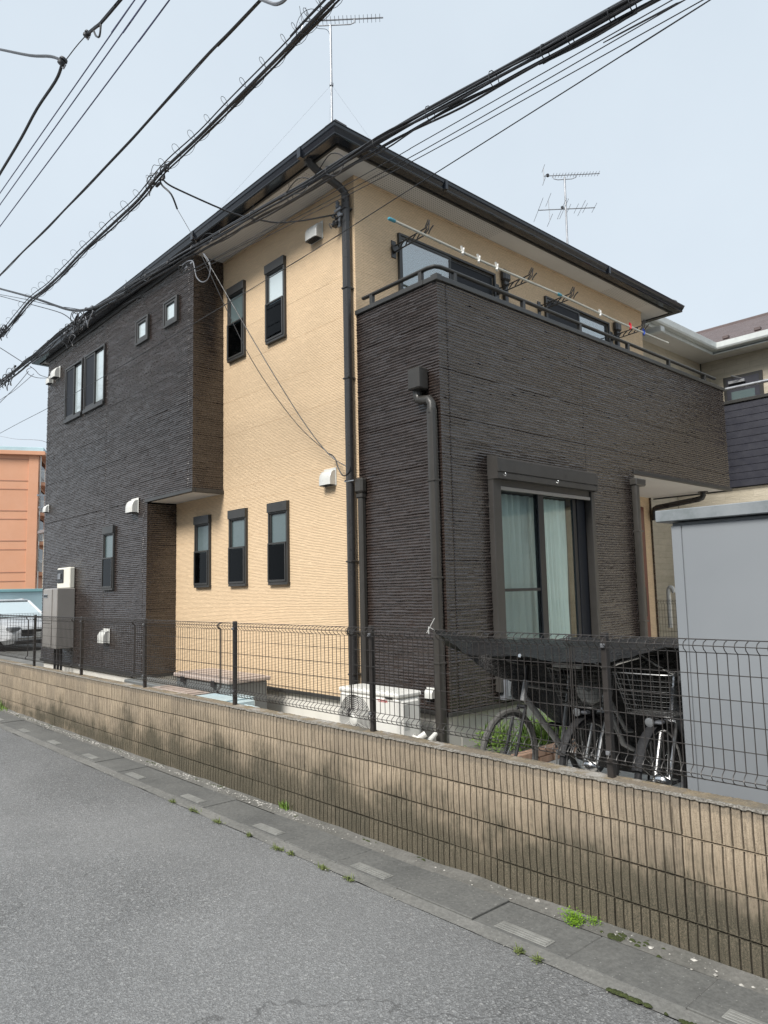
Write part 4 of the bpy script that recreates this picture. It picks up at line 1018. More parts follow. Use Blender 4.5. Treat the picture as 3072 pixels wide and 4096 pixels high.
# ---- laundry pole brackets
def arm(y, tilt):
    base = MB(); base.bbox(XR_, XR_+.012, y-.035, y+.035, 5.555, 5.76, .003); base.lathe([(.05,0),(.05,.03)], (XR_+.012,y,5.66), (1,0,0), 16)
    o = base.build('pole_bracket', m_pipedk, H)
    b = MB(); L = .50; p0 = Vector((XR_+.03, y, 5.655)); dr = Vector((math.cos(tilt), 0, math.sin(tilt)))
    upv = Vector((-math.sin(tilt), 0, math.cos(tilt)))
    def pt(t, s): return p0+dr*t+upv*s
    b.tube([pt(0,.035), pt(L,.055)], .008, 6); b.tube([pt(0,-.035), pt(L-.05,-.02)], .008, 6)
    for i in range(6):
        t = .08+i*.09; b.tube([pt(t,-.03), pt(t+.012,-.005), pt(t+.04,.02), pt(t+.075,.04)], .008, 6)
    b.tube([pt(L,.055), pt(L+.05,.12), pt(L+.03,.135), pt(L-.02,.065)], .007, 6)
    b.tube([pt(L-.05,-.02), pt(L+.03,.02), pt(L+.05,.12)], .007, 6); b.build('arm', m_pipedk, o, smooth=True)
for y in (5.495, 7.36, 8.28, 10.19): arm(y, R(0))
# ================================================================== THINGS ON AND ROUND THE HOUSE
for y0, y1, z, lb in ((4.93,7.97,5.60,'white laundry pole with teal end cap over the left balcony window'),(7.93,10.93,5.592,'plain white laundry pole over the right balcony window and beyond it')):
    t = thing('laundry_pole', (-5.20, y0, z), lb, 'laundry pole', 'laundry poles on the balcony brackets')
    MB().tube([(-5.20,y0,z+.008),(-5.20,(y0+y1)/2,z-.012),(-5.20,y1,z)], .0145, 10).build('pole', m_pole, t, smooth=True)
    MB().lathe([(.012,0),(.019,.01),(.019,.09),(.012,.10)], (-5.20,y0-.02,z+.008), (0,1,0), 12).build('end_cap', m_tealc if y0 < 5 else m_tealc, t, smooth=True)
    MB().lathe([(.012,0),(.018,.01),(.018,.05),(.012,.06)], (-5.20,y1-.03,z), (0,1,0), 12).build('end_cap', m_pole if y0 > 5 else m_tealc, t, smooth=True)
    MB().lathe([(.0175,0),(.0175,.02)], (-5.20,y0+(.75 if y0 < 5 else 1.9),z-.004), (0,1,0), 12).build('collar', m_pole, t, smooth=True)
def clip(y, z, m, lb):
    b = MB()
    for s in (-1, 1):
        b.add([(-5.2+.012*s, y-.03*s, z-.035), (-5.2+.02*s, y-.015*s, z-.035), (-5.2-.004*s, y+.035*s, z+.055), (-5.2-.012*s, y+.02*s, z+.055),
               (-5.2+.012*s+.012, y-.03*s, z-.035), (-5.2+.02*s+.012, y-.015*s, z-.035), (-5.2-.004*s+.012, y+.035*s, z+.055), (-5.2-.012*s+.012, y+.02*s, z+.055)],
              [(0,1,2,3),(7,6,5,4),(0,4,5,1),(1,5,6,2),(2,6,7,3),(3,7,4,0)])
    b.lathe([(.016,-.008),(.018,.008)], (-5.19,y,z), (1,0,0), 10)
    tag(b.build('clothes_peg', m), lb, 'clothes peg', 'pegs clipped on the laundry poles')
clip(6.05, 5.60, m_white, 'white peg on the left laundry pole, closest to the house corner')
clip(6.33, 5.59, m_white, 'white peg in the middle of the three on the left laundry pole')
clip(6.66, 5.59, m_white, 'white peg standing taller, third from the corner on the left laundry pole')
clip(8.94, 5.58, m_white, 'white peg alone on the right laundry pole')
clip(9.77, 5.585, m_redclip, 'red peg on the right laundry pole')
clip(10.17, 5.585, m_blueclip, 'blue peg on the right laundry pole')

# ---- air conditioner
ac = thing('air_conditioner', (-5.09, 4.55, .28), 'white outdoor air conditioner with round fan grille beside the corner downpipes', 'air conditioner')
ax0, ax1, ay0, ay1, az0, az1 = -5.505, -4.70, 4.41, 4.70, .33, .90
MB().bbox(ax0, ax1, ay0, ay1, az0, az1-.045, .018).build('casing', m_white, ac)
b = MB(); b.bbox(ax0-.006, ax1+.006, ay0-.008, ay1+.006, az1-.045, az1, .014)
for k in range(9): b.bbox(ax0+.05+k*.078, ax0+.09+k*.078, ay0+.05, ay1-.04, az1-.001, az1+.004, .002)
b.build('lid', m_white, ac)
fcx, fcz, fr = -5.275, .625, .222
MB().lathe([(fr,0),(fr,.004)], (fcx,ay0-.001,fcz), (0,-1,0), 40).build('fan_opening', m_black, ac)
b = MB()
for k in range(12):
    r = .04+k*.0165
    b.tube([(fcx+r*math.cos(t), ay0-.012-.010*(1-(r/fr)**2), fcz+r*math.sin(t)) for t in [2*math.pi*i/36 for i in range(36)]], .0032, 5, closed=True)
for k in range(8):
    t = k*math.pi/4+.2; b.tube([(fcx+.035*math.cos(t), ay0-.02, fcz+.035*math.sin(t)), (fcx+fr*math.cos(t+.25), ay0-.006, fcz+fr*math.sin(t+.25))], .003, 5)
b.build('fan_grille', m_white, ac, smooth=True)
MB().lathe([(.05,0),(.05,.012),(.045,.016)], (fcx,ay0-.012,fcz-.0), (0,-1,0), 24).build('grille_hub', m_white, ac, smooth=True)
b = MB(); b.bbox(ax1-.19, ax1+.016, ay0+.03, ay1-.03, az0+.06, az1-.06, .02); b.build('service_cover', m_white, ac)
b = MB()
b.tube([(ax1+.01,ay0+.16,.52),(ax1+.05,ay0+.18,.50),(ax1+.09,ay0+.24,.54)], [.018,.024,.028], 10)
b.tube([(ax1+.0,ay0+.14,.46),(ax1+.05,ay0+.16,.44),(ax1+.10,ay0+.26,.47),(ax1+.08,ay0+.38,.52)], [.02,.024,.024,.02], 10); b.build('insulated_pipes', m_white, ac, smooth=True)
b = MB(); b.bbox(ax1+.0165, ax1+.0175, ay0+.06, ay0+.12, .70, .80, .0002); b.bbox(ax1+.0165, ax1+.0175, ay0+.06, ay0+.12, .58, .66, .0002); b.build('rating_label', m_label, ac)
MB().bbox(ax1-.16, ax1-.06, ay0-.010, ay0-.002, az1-.052, az1-.04, .002).build('hand_grip', m_black, ac)
def text(s, size, loc, rot, m, parent, ext=.0006, sx=1.):
    cu = bpy.data.curves.new('lettering', 'FONT'); cu.body = s; cu.size = size; cu.extrude = ext; cu.offset = size*.02
    o = bpy.data.objects.new('lettering', cu); C.objects.link(o); bpy.context.view_layer.update()
    me = bpy.data.meshes.new_from_object(o); bpy.data.objects.remove(o); me.materials.clear(); me.materials.append(m)
    q = bpy.data.objects.new('lettering', me); C.objects.link(q); q.parent = parent
    q.location = Vector(loc)-origin(parent); q.rotation_euler = rot; q.scale = (sx, 1, 1); return q
text('TOSHIBA', .034, (-4.962, ay0-.001, .812), (R(90),0,0), m_red, ac, sx=.95)
b = MB()
for x in (ax0+.1, ax1-.12): b.bbox(x-.05, x+.05, ay0-.03, ay1+.03, .28, .33, .006)
b.build('foot_block', m_black, ac)

# ---- water heater and meter box
wh = thing('water_heater', (-12.95, 4.35, .6), 'tall grey gas water heater cabinet on the dark wall at the far corner', 'water heater')
hx0, hx1, hy0, hy1 = -13.28, -12.62, 4.17, YL-.01
MB().bbox(hx0, hx1, hy0, hy1, .95, 1.945, .01).build('cabinet', m_heat, wh)
b = MB(); b.bbox(hx0+.015, hx1-.22, hy0-.012, hy0-.001, 1.36, 1.93, .004); b.bbox(hx0+.015, hx1-.22, hy0-.012, hy0-.001, .97, 1.35, .004); b.build('front_panel', m_heat, wh)
MB().bbox(hx0+.06, hx0+.22, hy0-.022, hy0-.012, 1.80, 1.84, .004).build('exhaust_slot', m_black, wh)
MB().bbox(hx0+.04, hx0+.24, hy0-.018, hy0-.0125, 1.79, 1.85, .003).build('slot_frame', m_chrome, wh)
b = MB(); 
for x in (-13.1,-12.95,-12.8): b.tube([(x,4.32,.96),(x,4.32,.6),(x,4.36,.3)], .022, 8)
b.build('supply_pipe', m_black, wh, smooth=True)
mt = thing('meter_box', (-12.95, 4.4, 1.94), 'white box with black electricity meter above the grey water heater', 'electricity meter')
b = MB(); b.bbox(-13.255, -12.65, YL-.10, YL-.01, 1.945, 2.30, .014); b.build('box', m_cream, mt)
MB().bbox(-13.22, -12.93, YL-.115, YL-.101, 2.04, 2.27, .008).build('meter_window', m_black, mt)
MB().bbox(-13.14, -13.02, YL-.135, YL-.116, 2.10, 2.20, .006).build('dial', m_steel, mt)

# ---- storage boxes, bags
def storage(x0, x1, y0, y1, z0, z1, lid, lb, ml, mbx, grp='storage boxes between wall and house'):
    t = thing('storage_box', ((x0+x1)/2, (y0+y1)/2, z0), lb, 'storage box', grp)
    MB().bbox(x0+.03, x1-.03, y0+.03, y1-.03, z0, z1-lid, .015).build('body', mbx, t)
    b = MB(); b.bbox(x0, x1, y0, y1, z1-lid, z1-.012, .012); b.bbox(x0+.05, x1-.05, y0+.05, y1-.05, z1-.012, z1, .006)
    l = b.build('lid', ml, t)
    b = MB(); nn = 5
    for k in range(nn): b.bbox(x0+.1+(x1-x0-.2)*k/nn, x0+.1+(x1-x0-.2)*(k+.6)/nn, y0+.09, y1-.09, z1-.0005, z1+.006, .002)
    b.build('rib', ml, l)
    b = MB()
    for x in (x0+(x1-x0)*.2, x0+(x1-x0)*.75): b.bbox(x-.04, x+.04, y0-.012, y0-.001, z1-lid-.05, z1-lid+.02, .004)
    b.build('latch', m_black, t)
storage(-8.42,-7.12,4.16,4.72,.30,.87,.06,'tall storage box with pinkish lid against the cream wall', m_box, m_boxg)
storage(-8.38,-7.42,3.80,4.12,.30,.725,.03,'low grey box with brown lid just behind the block wall', m_box, m_boxg)
t = thing('container', (-6.95, 4.1, .3), 'pale blue ribbed plastic container behind the wall, right of the pinkish box', 'container')
b = MB(); b.bbox(-7.38, -6.78, 3.86, 4.3, .30, .68, .02); b.build('body', m_blue, t)
b = MB()
for k in range(6): b.bbox(-7.40+k*.1, -7.32+k*.1, 3.85, 4.31, .681, .70, .008)
b.build('rib', m_blue, t)
b = MB(); b.grid(lambda u, v: (-6.80+.5*u, 3.85+.42*v, .42+.24*math.sin(math.pi*min(1,max(0,u)))**.5*math.sin(math.pi*v)**.4+.05*noise.noise(Vector((u*5,v*5,0)))), 14, 10)
tag(b.build('plastic_bag', m_blue, smooth=True), 'crumpled pale blue plastic bag behind the wall beside the container', 'bag')
tag(MB().bbox(-9.6, -8.45, 4.05, 4.40, .28, .70, .01).build('step_box', m_boxg), 'dark grey low cabinet in the gap left of the pinkish box', 'cabinet')
# planter with greenery on the right wall
pl = thing('planter', (-4.38, 5.9, .28), 'low pink brick planter with green plants behind the bicycles', 'planter')
brm = MB().bbox(-.095, .095, -.045, .045, 0, .055, .006)
brx = MB().bbox(-.045, .045, -.095, .095, 0, .055, .006).mesh('brick', m_pink)
for r_ in range(2):
    for k in range(12):
        setobj('brick', brx, pl, (.45, -.9+k*.2+(.1 if r_ else 0), .002+r_*.062))
b = MB(); b.box(-4.50, -3.98, 4.98, 7.3, .28, .38); b.build('soil', m_ledge, pl)
b = MB()
for k in range(46):
    blades(b, random.uniform(-4.42,-4.0), random.uniform(5.1,7.2), .38, 22, random.uniform(.12,.26), .10, .006, .9)
    leaves(b, random.uniform(-4.42,-4.0), random.uniform(5.1,7.2), .38, 26, .06, .08, .14, .04)
b.build('foliage', m_green, pl)
# small blue-grey vent box on right foundation (by the bicycle)
t = thing('outdoor_tap_box', (-4.45, 6.0, .7), 'pale grey box on the dark wall behind the black tarp', 'box')
MB().bbox(XB+.012, XB+.09, 5.62, 5.98, .72, .98, .01).build('body', m_cableg, t); MB().bbox(XB+.091, XB+.097, 5.66, 5.94, .76, .94, .004).build('cover', m_shed, t)

# ---- shed
sh = thing('storage_shed', (-.9, 4.6, .28), 'plain blue-grey metal storage shed at the right behind the fence', 'shed')
MB().bbox(-1.985, .9, 4.08, 5.25, .28, 2.15, .006).build('body', m_shed, sh)
b = MB(); b.bbox(-1.988, -1.93, 4.071, 4.079, .30, 2.13, .002); b.build('corner_post', m_shed, sh)
for k in range(3): MB().bbox(-1.925+k*.93, -1.0+k*.93, 4.0725, 4.079, .30, 2.13, .002).build('side_panel', m_shed, sh)
MB().bbox(-2.06, .98, 4.03, 5.33, 2.155, 2.222, .004).build('roof', m_shedcap, sh)

m_cableg2 = weathered('light_grey_paint', (.27,.275,.28), .3, .06, 6)
# ---- bicycles (all face the road; built along +y = rear)
def ring_(b, c, r, tr, n=40, m=8, ax='x'):
    b.tube([(c[0], c[1]+r*math.cos(t), c[2]+r*math.sin(t)) for t in [2*math.pi*i/n for i in range(n)]], tr, m, closed=True)
def wheel(root, y, z, r, mt_, hubr=.02, dyn=False):
    b = MB(); ring_(b, (0,y,z), r-.022, .022); w = b.build('wheel', mt_, root, local=True, smooth=True)
    b = MB(); ring_(b, (0,y,z), r-.048, .008, 40, 6); b.build('rim', m_alu, w, local=True, smooth=True)
    b = MB()
    for k in range(28):
        t = 2*math.pi*k/28; s = .03 if k % 2 else -.03; t2 = t+(.35 if k % 4 < 2 else -.35)
        b.tube([(s, y+hubr*math.cos(t2), z+hubr*math.sin(t2)), (0, y+(r-.045)*math.cos(t), z+(r-.045)*math.sin(t))], .0011, 4, caps=False)
    b.build('spokes', m_chrome, w, local=True)
    b = MB(); b.lathe([(.012,-.055),(.03 if dyn else .02,-.04),(.045 if dyn else .016,-.02),(.045 if dyn else .016,.02),(.03 if dyn else .02,.04),(.012,.055)], (0,y,z), (1,0,0), 16); b.build('hub', m_chrome, w, local=True, smooth=True)
def T(b, *p, r=.015, n=8): b.tube([Vector(q) for q in p], r, n)
def bicycle(loc, lb, style, frame_m, r=.335, basket=False, tyre=m_rubber, steer=0, seat=True):
    root = thing('bicycle', loc, lb, 'bicycle', None, steer)
    z0 = r; WB = 1.08
    wheel(root, 0, z0, r, tyre, dyn=basket); wheel(root, WB, z0, r, m_rubber)
    bb = (0, .66, .29); seatt = (0, .80, .74); headb = (0, .185, .70 if not basket else .66); headt = (0, .235, .84 if not basket else .86)
    b = MB()
    if style == 'sport':
        T(b, headb, headt, r=.021); T(b, (0,.20,.73), (0,.655,.31), r=.025, n=10); T(b, (0,.225,.81), (0,.79,.70), r=.016); T(b, bb, seatt, r=.016)
    else:
        T(b, headb, headt, r=.019); T(b, (0,.20,.74), (0,.40,.42), (0,.655,.30), r=.022, n=10); T(b, (0,.215,.80), (0,.45,.50), (0,.72,.46), r=.015); T(b, bb, seatt, r=.016)
    for s in (-.05, .05):
        T(b, (s*.5,.66,.29), (s,.90,.30), (s,WB,z0), r=.009); T(b, (s*.4,.79,.68), (s,WB,z0), r=.008)
    b.build('frame', frame_m, root, local=True, smooth=True)
    b = MB()
    for s in (-.045, .045): T(b, (s*.7,.17,.66), (s,.12,.60), (s,.03,z0+.06), (s,0,z0), r=.012)
    T(b, (-.035,.17,.665), (.035,.17,.665), r=.016)
    b.build('fork', m_black if style == 'sport' else m_alu, root, local=True, smooth=True)
    b = MB(); T(b, headt, (0,.26,.95), r=.014); 
    if style == 'sport': T(b, (-.29,.33,1.0), (-.15,.25,.97), (0,.23,.96), (.15,.25,.97), (.29,.33,1.0), r=.012)
    else: T(b, (-.28,.50,1.03), (-.24,.32,1.05), (-.10,.24,1.0), (0,.25,.95), (.10,.24,1.0), (.24,.32,1.05), (.28,.50,1.03), r=.012)
    hb = b.build('handlebar', m_chrome if basket else m_black, root, local=True, smooth=True)
    for s in (-1, 1):
        q = (.29,.33,1.0) if style == 'sport' else (.28,.50,1.03)
        b = MB(); T(b, (s*q[0],q[1]-.10,q[2]+.0), (s*q[0],q[1],q[2]), r=.017); b.build('grip', m_black, hb, local=True, smooth=True)
        b = MB(); T(b, (s*q[0]*.8,q[1]-.10,q[2]-.02), (s*(q[0]*.9),q[1]-.17,q[2]-.05), (s*q[0]*1.0,q[1]-.1,q[2]-.07), r=.006, n=6); b.build('brake_lever', m_alu, hb, local=True, smooth=True)
    if seat:
        b = MB(); T(b, seatt, (0,.82,.86), r=.013); b.build('seat_post', m_alu, root, local=True, smooth=True)
        b = MB(); b.grid(lambda u, v: ((v-.5)*(.05+.17*max(0,u-.35)), .70+.27*u, .885+.03*u-.06*(2*v-1)**2), 10, 8)
        b.grid(lambda u, v: ((v-.5)*(.045+.16*max(0,u-.35)), .70+.27*u, .855+.02*u), 10, 2); b.build('saddle', m_black, root, local=True, smooth=True)
    b = MB(); b.lathe([(.085,.03),(.09,.033),(.085,.036)], bb, (1,0,0), 24); T(b, (.05,.66,.29), (.06,.60,.13), r=.009); T(b, (-.05,.66,.29), (-.06,.72,.45), r=.009)
    cr_ = b.build('crankset', m_black, root, local=True, smooth=True)
    for p in ((.10,.60,.13),(-.10,.72,.45)): MB().bbox(p[0]-.045, p[0]+.045, p[1]-.035, p[1]+.035, p[2]-.012, p[2]+.012, .004).build('pedal', m_black, cr_, local=True)
    if basket:
        # mudguards
        for yc_, a0, a1 in ((0, 20, 190), (WB, 0, 190)):
            b = MB(); rr = r+.018
            def fn(u, v, yc_=yc_, a0=a0, a1=a1, rr=rr):
                t = R(a0+(a1-a0)*u); ry = rr-.016*abs(2*v-1)**2; return ((v-.5)*.06, yc_-ry*math.cos(t)*-1*-1, z0+ry*math.sin(t))
            b.grid(fn, 24, 4); b.build('mudguard', m_rubber, root, local=True, smooth=True)
        # wire basket
        def bp(u, v, h, k=None):  # u across, v along -1..1, h 0..1
            w = .15+.055*h; l = .12+.05*h; return (u*w, -.02+v*l-.03*h, .74+.25*h)
        def loop(h):
            pts = []
            for k in range(28):
                t = 2*math.pi*k/28; c, s = math.cos(t), math.sin(t); pts.append(bp(math.copysign(abs(c)**.45, c), math.copysign(abs(s)**.45, s), h))
            return pts
        b = MB(); b.tube(loop(1), .0045, 6, closed=True); b.tube(loop(0), .003, 5, closed=True)
        for h in (.12,.24,.36,.48,.6,.72,.84): b.tube(loop(h), .0016, 4, closed=True)
        for k in range(28):
            t = 2*math.pi*(k+.5)/28; c, s = math.cos(t), math.sin(t); c = math.copysign(abs(c)**.45, c); s = math.copysign(abs(s)**.45, s)
            b.tube([bp(c, s, h) for h in (0,.5,1)], .0016, 4, caps=False)
        for k in range(9):
            q = -.9+k*.225; b.tube([bp(q,-.95,0), bp(q,.95,0)], .0016, 4); b.tube([bp(-.95,q,0), bp(.95,q,0)], .0016, 4)
        b.build('basket', m_basket, root, local=True, smooth=True)
        b = MB(); T(b, (-.03,.17,.70), (-.03,.02,.735), r=.006); T(b, (.03,.17,.70), (.03,.02,.735), r=.006); T(b, (-.05,0,z0), (-.06,-.02,.735), r=.005); T(b, (.05,0,z0), (.06,-.02,.735), r=.005); b.build('basket_stay', m_alu, root, local=True, smooth=True)
        b = MB()
        b.lathe([(.010,-.06),(.026,-.04),(.032,.0),(.030,.03),(.025,.034)], (0,-.09,.70), (0,-1,-.05), 20); l = b.build('headlight', m_black, root, local=True, smooth=True)
        MB().lathe([(.029,.03),(.027,.037),(.016,.042)], (0,-.09,.70), (0,-1,-.05), 20).build('lens', m_lens, l, local=True, smooth=True)
        MB().bbox(.0, .07, -.115, -.06, .688, .710, .008).build('lamp_wing', m_cableg, l, local=True)
    b = MB(); T(b, (-.07,.70,.26), (-.16,.80,.02), r=.009); T(b, (.10,1.10,.33), (.13,1.28,.02), r=.008) if not basket else T(b, (-.08,1.08,.33), (-.1,1.2,.0), (.1,1.2,.0), (.08,1.08,.33), r=.009)
    b.build('kickstand', m_alu, root, local=True, smooth=True)
    return root
GZ = .285
bicycle((-3.28, 4.13, GZ), 'light grey bicycle without basket under the tarp, leftmost of the three', 'sport', m_cableg2, basket=False, tyre=m_greyrub, steer=R(2))
bicycle((-2.84, 4.44, GZ-.03), 'silver bicycle with wire basket standing between the other two under the tarp', 'city', m_silver, r=.33, basket=True, steer=R(-3))
bicycle((-2.23, 4.25, GZ), 'dark bicycle with wire basket and headlight next to the grey shed', 'city', m_steel, r=.34, basket=True, steer=R(3))
bicycle((-2.55, 5.05, GZ), 'dark bicycle mostly hidden in the shade behind the two basket bicycles', 'sport', m_black, steer=R(8))
# white crumpled bag in the basket
b = MB(); b.lathe([(.02,-.06),(.07,-.04),(.085,0),(.075,.05),(.03,.08)], (-2.80,4.42,1.06), (0,0,1), 14)
o = tag(b.build('folded_cover', m_label, smooth=True), 'pale crumpled cover stuffed behind the basket of the silver bicycle', 'cloth')
for v in o.data.vertices: v.co += Vector([noise.noise(v.co*14+Vector((k*7,0,0)))*.03 for k in range(3)])
tag(MB().bbox(-2.02-.12, -2.02, 4.33, 4.36, 1.20, 1.28, .006).build('toolbox', m_alu), 'small silver latch case beside the shed above the bicycle basket', 'case')
tag(MB().bbox(-2.92, -2.70, 4.16, 4.20, 1.262, 1.285, .004).build('wood_strip', m_label), 'pale flat strip lying across the rim of the middle basket', 'strip')
# ---- tarp
def tarp_top(u, v):
    near = [(-3.51,3.66,1.512),(-3.50,3.95,1.363),(-3.232,3.95,1.331),(-2.852,3.95,1.308),(-2.64,3.95,1.325),(-2.407,3.95,1.358),(-2.158,3.98,1.40),(-2.02,4.0,1.42)]
    far = [(-3.53,3.68,1.515),(-4.15,4.95,1.355),(-3.9,5.1,1.35),(-3.5,5.1,1.365),(-3.1,5.1,1.385),(-2.75,5.1,1.405),(-2.4,5.1,1.40),(-2.05,5.1,1.42)]
    t = u*7; i = min(6, int(t)); f = t-i; f = f*f*(3-2*f)*.4+f*.6
    a = Vector(near[i]).lerp(Vector(near[i+1]), f); c = Vector(far[i]).lerp(Vector(far[i+1]), f)
    p = a.lerp(c, v); p.z += .05*math.sin(v*math.pi)*math.sin(u*math.pi)+.022*noise.noise(Vector((u*9, v*3, 0)))+.012*noise.noise(Vector((u*34+v*9, v*5, 2)))*(1-v*.5)-.02*math.sin(u*math.pi*3.3+.4)*(1-v)
    return tuple(p)
tp = thing('tarp', (-3.0, 4.4, 1.4), 'black tarp sheet sagging from the fence to the shed over the bicycles', 'tarp')
MB().grid(tarp_top, 60, 18).build('sheet', m_tarp, tp, smooth=True, fix=False)
TT = [(-3.52,3.67,1.51),(-3.95,4.35,1.43),(-4.22,4.86,1.36),(-4.10,4.97,1.36),(-3.93,4.98,1.36),(-3.82,5.0,1.36),(-3.55,5.0,1.365),(-3.35,5.0,1.37),(-3.30,5.0,1.375),(-2.75,5.0,1.39),(-2.05,5.0,1.40)]
TB = [(-3.52,3.67,1.50),(-4.05,4.35,1.36),(-4.30,4.85,1.21),(-4.11,4.95,1.08),(-3.92,4.95,1.0),(-3.80,4.95,.874),(-3.53,4.95,.757),(-3.32,4.95,.705),(-3.30,4.95,.48),(-2.75,4.95,.45),(-2.05,4.95,.45)]
def tarp_back(u, v):
    t = u*10; i = min(9, int(t)); f = t-i
    p = Vector(TT[i]).lerp(Vector(TT[i+1]), f).lerp(Vector(TB[i]).lerp(Vector(TB[i+1]), f), v)
    w = min(1, u*5)*v
    p.y += .05*math.sin(u*34+1)*w; p.x += .02*math.sin(u*50)*w; return tuple(p)
MB().grid(tarp_back, 50, 14).build('hanging_sheet', m_tarp, tp, smooth=True, fix=False)
b = MB(); b.tube([(-3.51,3.66,1.515),(-3.54,3.63,1.54),(-3.53,3.62,1.49)], .004, 5); b.tube([(-3.53,3.60,1.50),(-3.48,3.63,1.60)], .0025, 5); b.build('tie', m_label, tp, smooth=True)
for x, y, z in ((-3.0,3.93,1.35),): b = MB(); b.lathe([(.012,0),(.012,.004)], (x,y-.004,z), (0,-1,0.3), 12); b.build('eyelet', m_chrome, tp)

# ================================================================== CABLES
def ext(p, a=3., c=3.):
    a = a*4 if a > 1 else a; c = c*4 if c > 1 else c
    p = [Vector(q) for q in p]; d0 = (p[0]-p[1]).normalized(); d1 = (p[-1]-p[-2]).normalized()
    return [p[0]+d0*a]+p+[p[-1]+d1*c]
def smooth_path(pts, sub=4):
    p = [Vector(q) for q in pts]; out = []
    for i in range(len(p)-1):
        a, b_, c, d = p[max(i-1,0)], p[i], p[i+1], p[min(i+2,len(p)-1)]
        for k in range(sub):
            t = k/sub; out.append(.5*((2*b_)+(c-a)*t+(2*a-5*b_+4*c-d)*t*t+(3*b_-a-3*c+d)*t**3))
    out.append(p[-1]); return out
def cable(pts, r, lb, m=m_cable, grp=None, name='cable', n=6, sm=True, sub=4):
    p = smooth_path(pts, sub) if sm else [Vector(q) for q in pts]
    return tag(MB().tube(p, r, n).build(name, m, smooth=True), lb, 'cable', grp)
def resample(p, step):
    p = [Vector(q) for q in p]; out = [p[0]]; acc = 0
    for a, c in zip(p, p[1:]):
        L = (c-a).length; d = 0
        while acc+(L-d) >= step:
            d += step-acc; acc = 0; out.append(a.lerp(c, d/L))
        acc += L-d
    return out
def strand(path, ox, oz, r, amp=.012, seed=0, b=None):
    b = b or MB(); p = resample(smooth_path(path), .12)
    q = [v+Vector((0, ox+amp*noise.noise(Vector((i*.17, seed, 0))), oz+amp*noise.noise(Vector((i*.17, seed+9, 3))))) for i, v in enumerate(p)]
    return b.tube(q, r, 6)
# bundle A: main cable with spiral hanger
A = ext(W['A']); bu = thing('cable_bundle', tuple(W['A'][8]), 'overhead cable bundle with coiled hanger loops crossing the sky left of the roof', 'cable')
strand(A, 0, 0, .015, .004, 1).build('cable', m_cable, bu, smooth=True)
strand(A, .025, -.012, .008, .012, 2).build('cable', m_cable, bu, smooth=True)
strand(A, -.02, .035, .006, .016, 3).build('messenger_wire', m_cable, bu, smooth=True)
strand(A, .045, .02, .007, .02, 4).build('cable', m_cable, bu, smooth=True)
p = resample(smooth_path(A), .02); b = MB(); q = []
for i, v in enumerate(p):
    t = i*.02*2*math.pi/.30; rr = .072+.018*noise.noise(Vector((i*.03, 0, 7))); q.append(v+Vector((.02*math.sin(t), rr*math.cos(t), .04+rr*math.sin(t))))
b.tube(q, .0022, 5); b.build('spiral_hanger', m_cable, bu, smooth=True)
# bundle B: many strands sweeping in front of the house
B_ = ext(W['B']); bv = thing('cable_bundle', tuple(W['B'][10]), 'thick bundle of black cables sweeping past the roof corner of the house', 'cable')
for k, (oy, oz, r, am) in enumerate(((0,.028,.013,.006),(.02,.010,.0085,.014),(-.02,-.026,.008,.016),(.01,-.042,.007,.018),(.035,-.033,.007,.02),(-.03,-.005,.006,.03),(.0,-.055,.005,.03),(.03,.038,.004,.02))):
    strand(B_, oy, oz, r, am, 20+k).build('cable', m_cable, bv, smooth=True)
p = resample(smooth_path(B_), .52); b = MB()
for i, v in enumerate(p):
    k = random.uniform(.75, 1.15)
    b.tube([v+Vector((0, .045*k*math.cos(t), -.008+.048*k*math.sin(t))) for t in [2*math.pi*j/10 for j in range(10)]], .003, 4, closed=True)
    if random.random() < .45: b.tube([v, v+Vector((random.uniform(-.05,.05), -.02, random.choice((-1,1))*random.uniform(.07,.11)))], .0025, 4)
tag(b.build('tie', m_cable, bv, smooth=True), kind='stuff')
for c, h, w in ((W['B'][12],.10,.30),(W['B'][7],.07,.22),(W['B'][9],.06,.25),(W['B'][11],.07,.3)):
    v = Vector(c); b = MB(); b.tube(smooth_path([v+Vector((-w,0,.02)), v+Vector((-w*.5,-.03,h*.4)), v+Vector((0,-.03,h)), v+Vector((w*.4,0,.02)), v+Vector((w*.3,-.04,-h*1.1)), v+Vector((-w*.2,-.03,-.03))]), .004, 5)
    b.build('loop', m_cable, bv, smooth=True)
for k, lb in (('T1','bluish line wire in the sky at top left, closest to the picture corner'),('T2','bluish line wire in the sky, middle of the three parallel ones'),('T3','bluish line wire in the sky, lowest and rightmost of the three parallel ones')):
    cable(ext(W[k]), .0065, lb, m_cableb, 'three parallel bluish line wires')
cable(ext(W['C']), .0095, 'dark cable running diagonally between the bluish wires and the coiled bundle')
b = strand(ext(W['C']), .02, .012, .004, .01, 41); tag(b.build('cable', m_cable, smooth=True), 'thin wire running along the lone diagonal cable', 'cable')
for v in W['C'][2:-1]: pass
cable(ext(W['D'], 2.5, 2.5), .015, 'thick black cable bending at a round insulator at the far upper left')
cable(W['D2'], .005, 'short thin wire between the two insulators at upper left', m_cable)
cable(ext(W['D3'], 0, 2.5), .015, 'black cable leaving the picture top from the upper insulator')
cable(W['D4'], .009, 'looped tail of cable hanging at the upper insulator', m_cable)
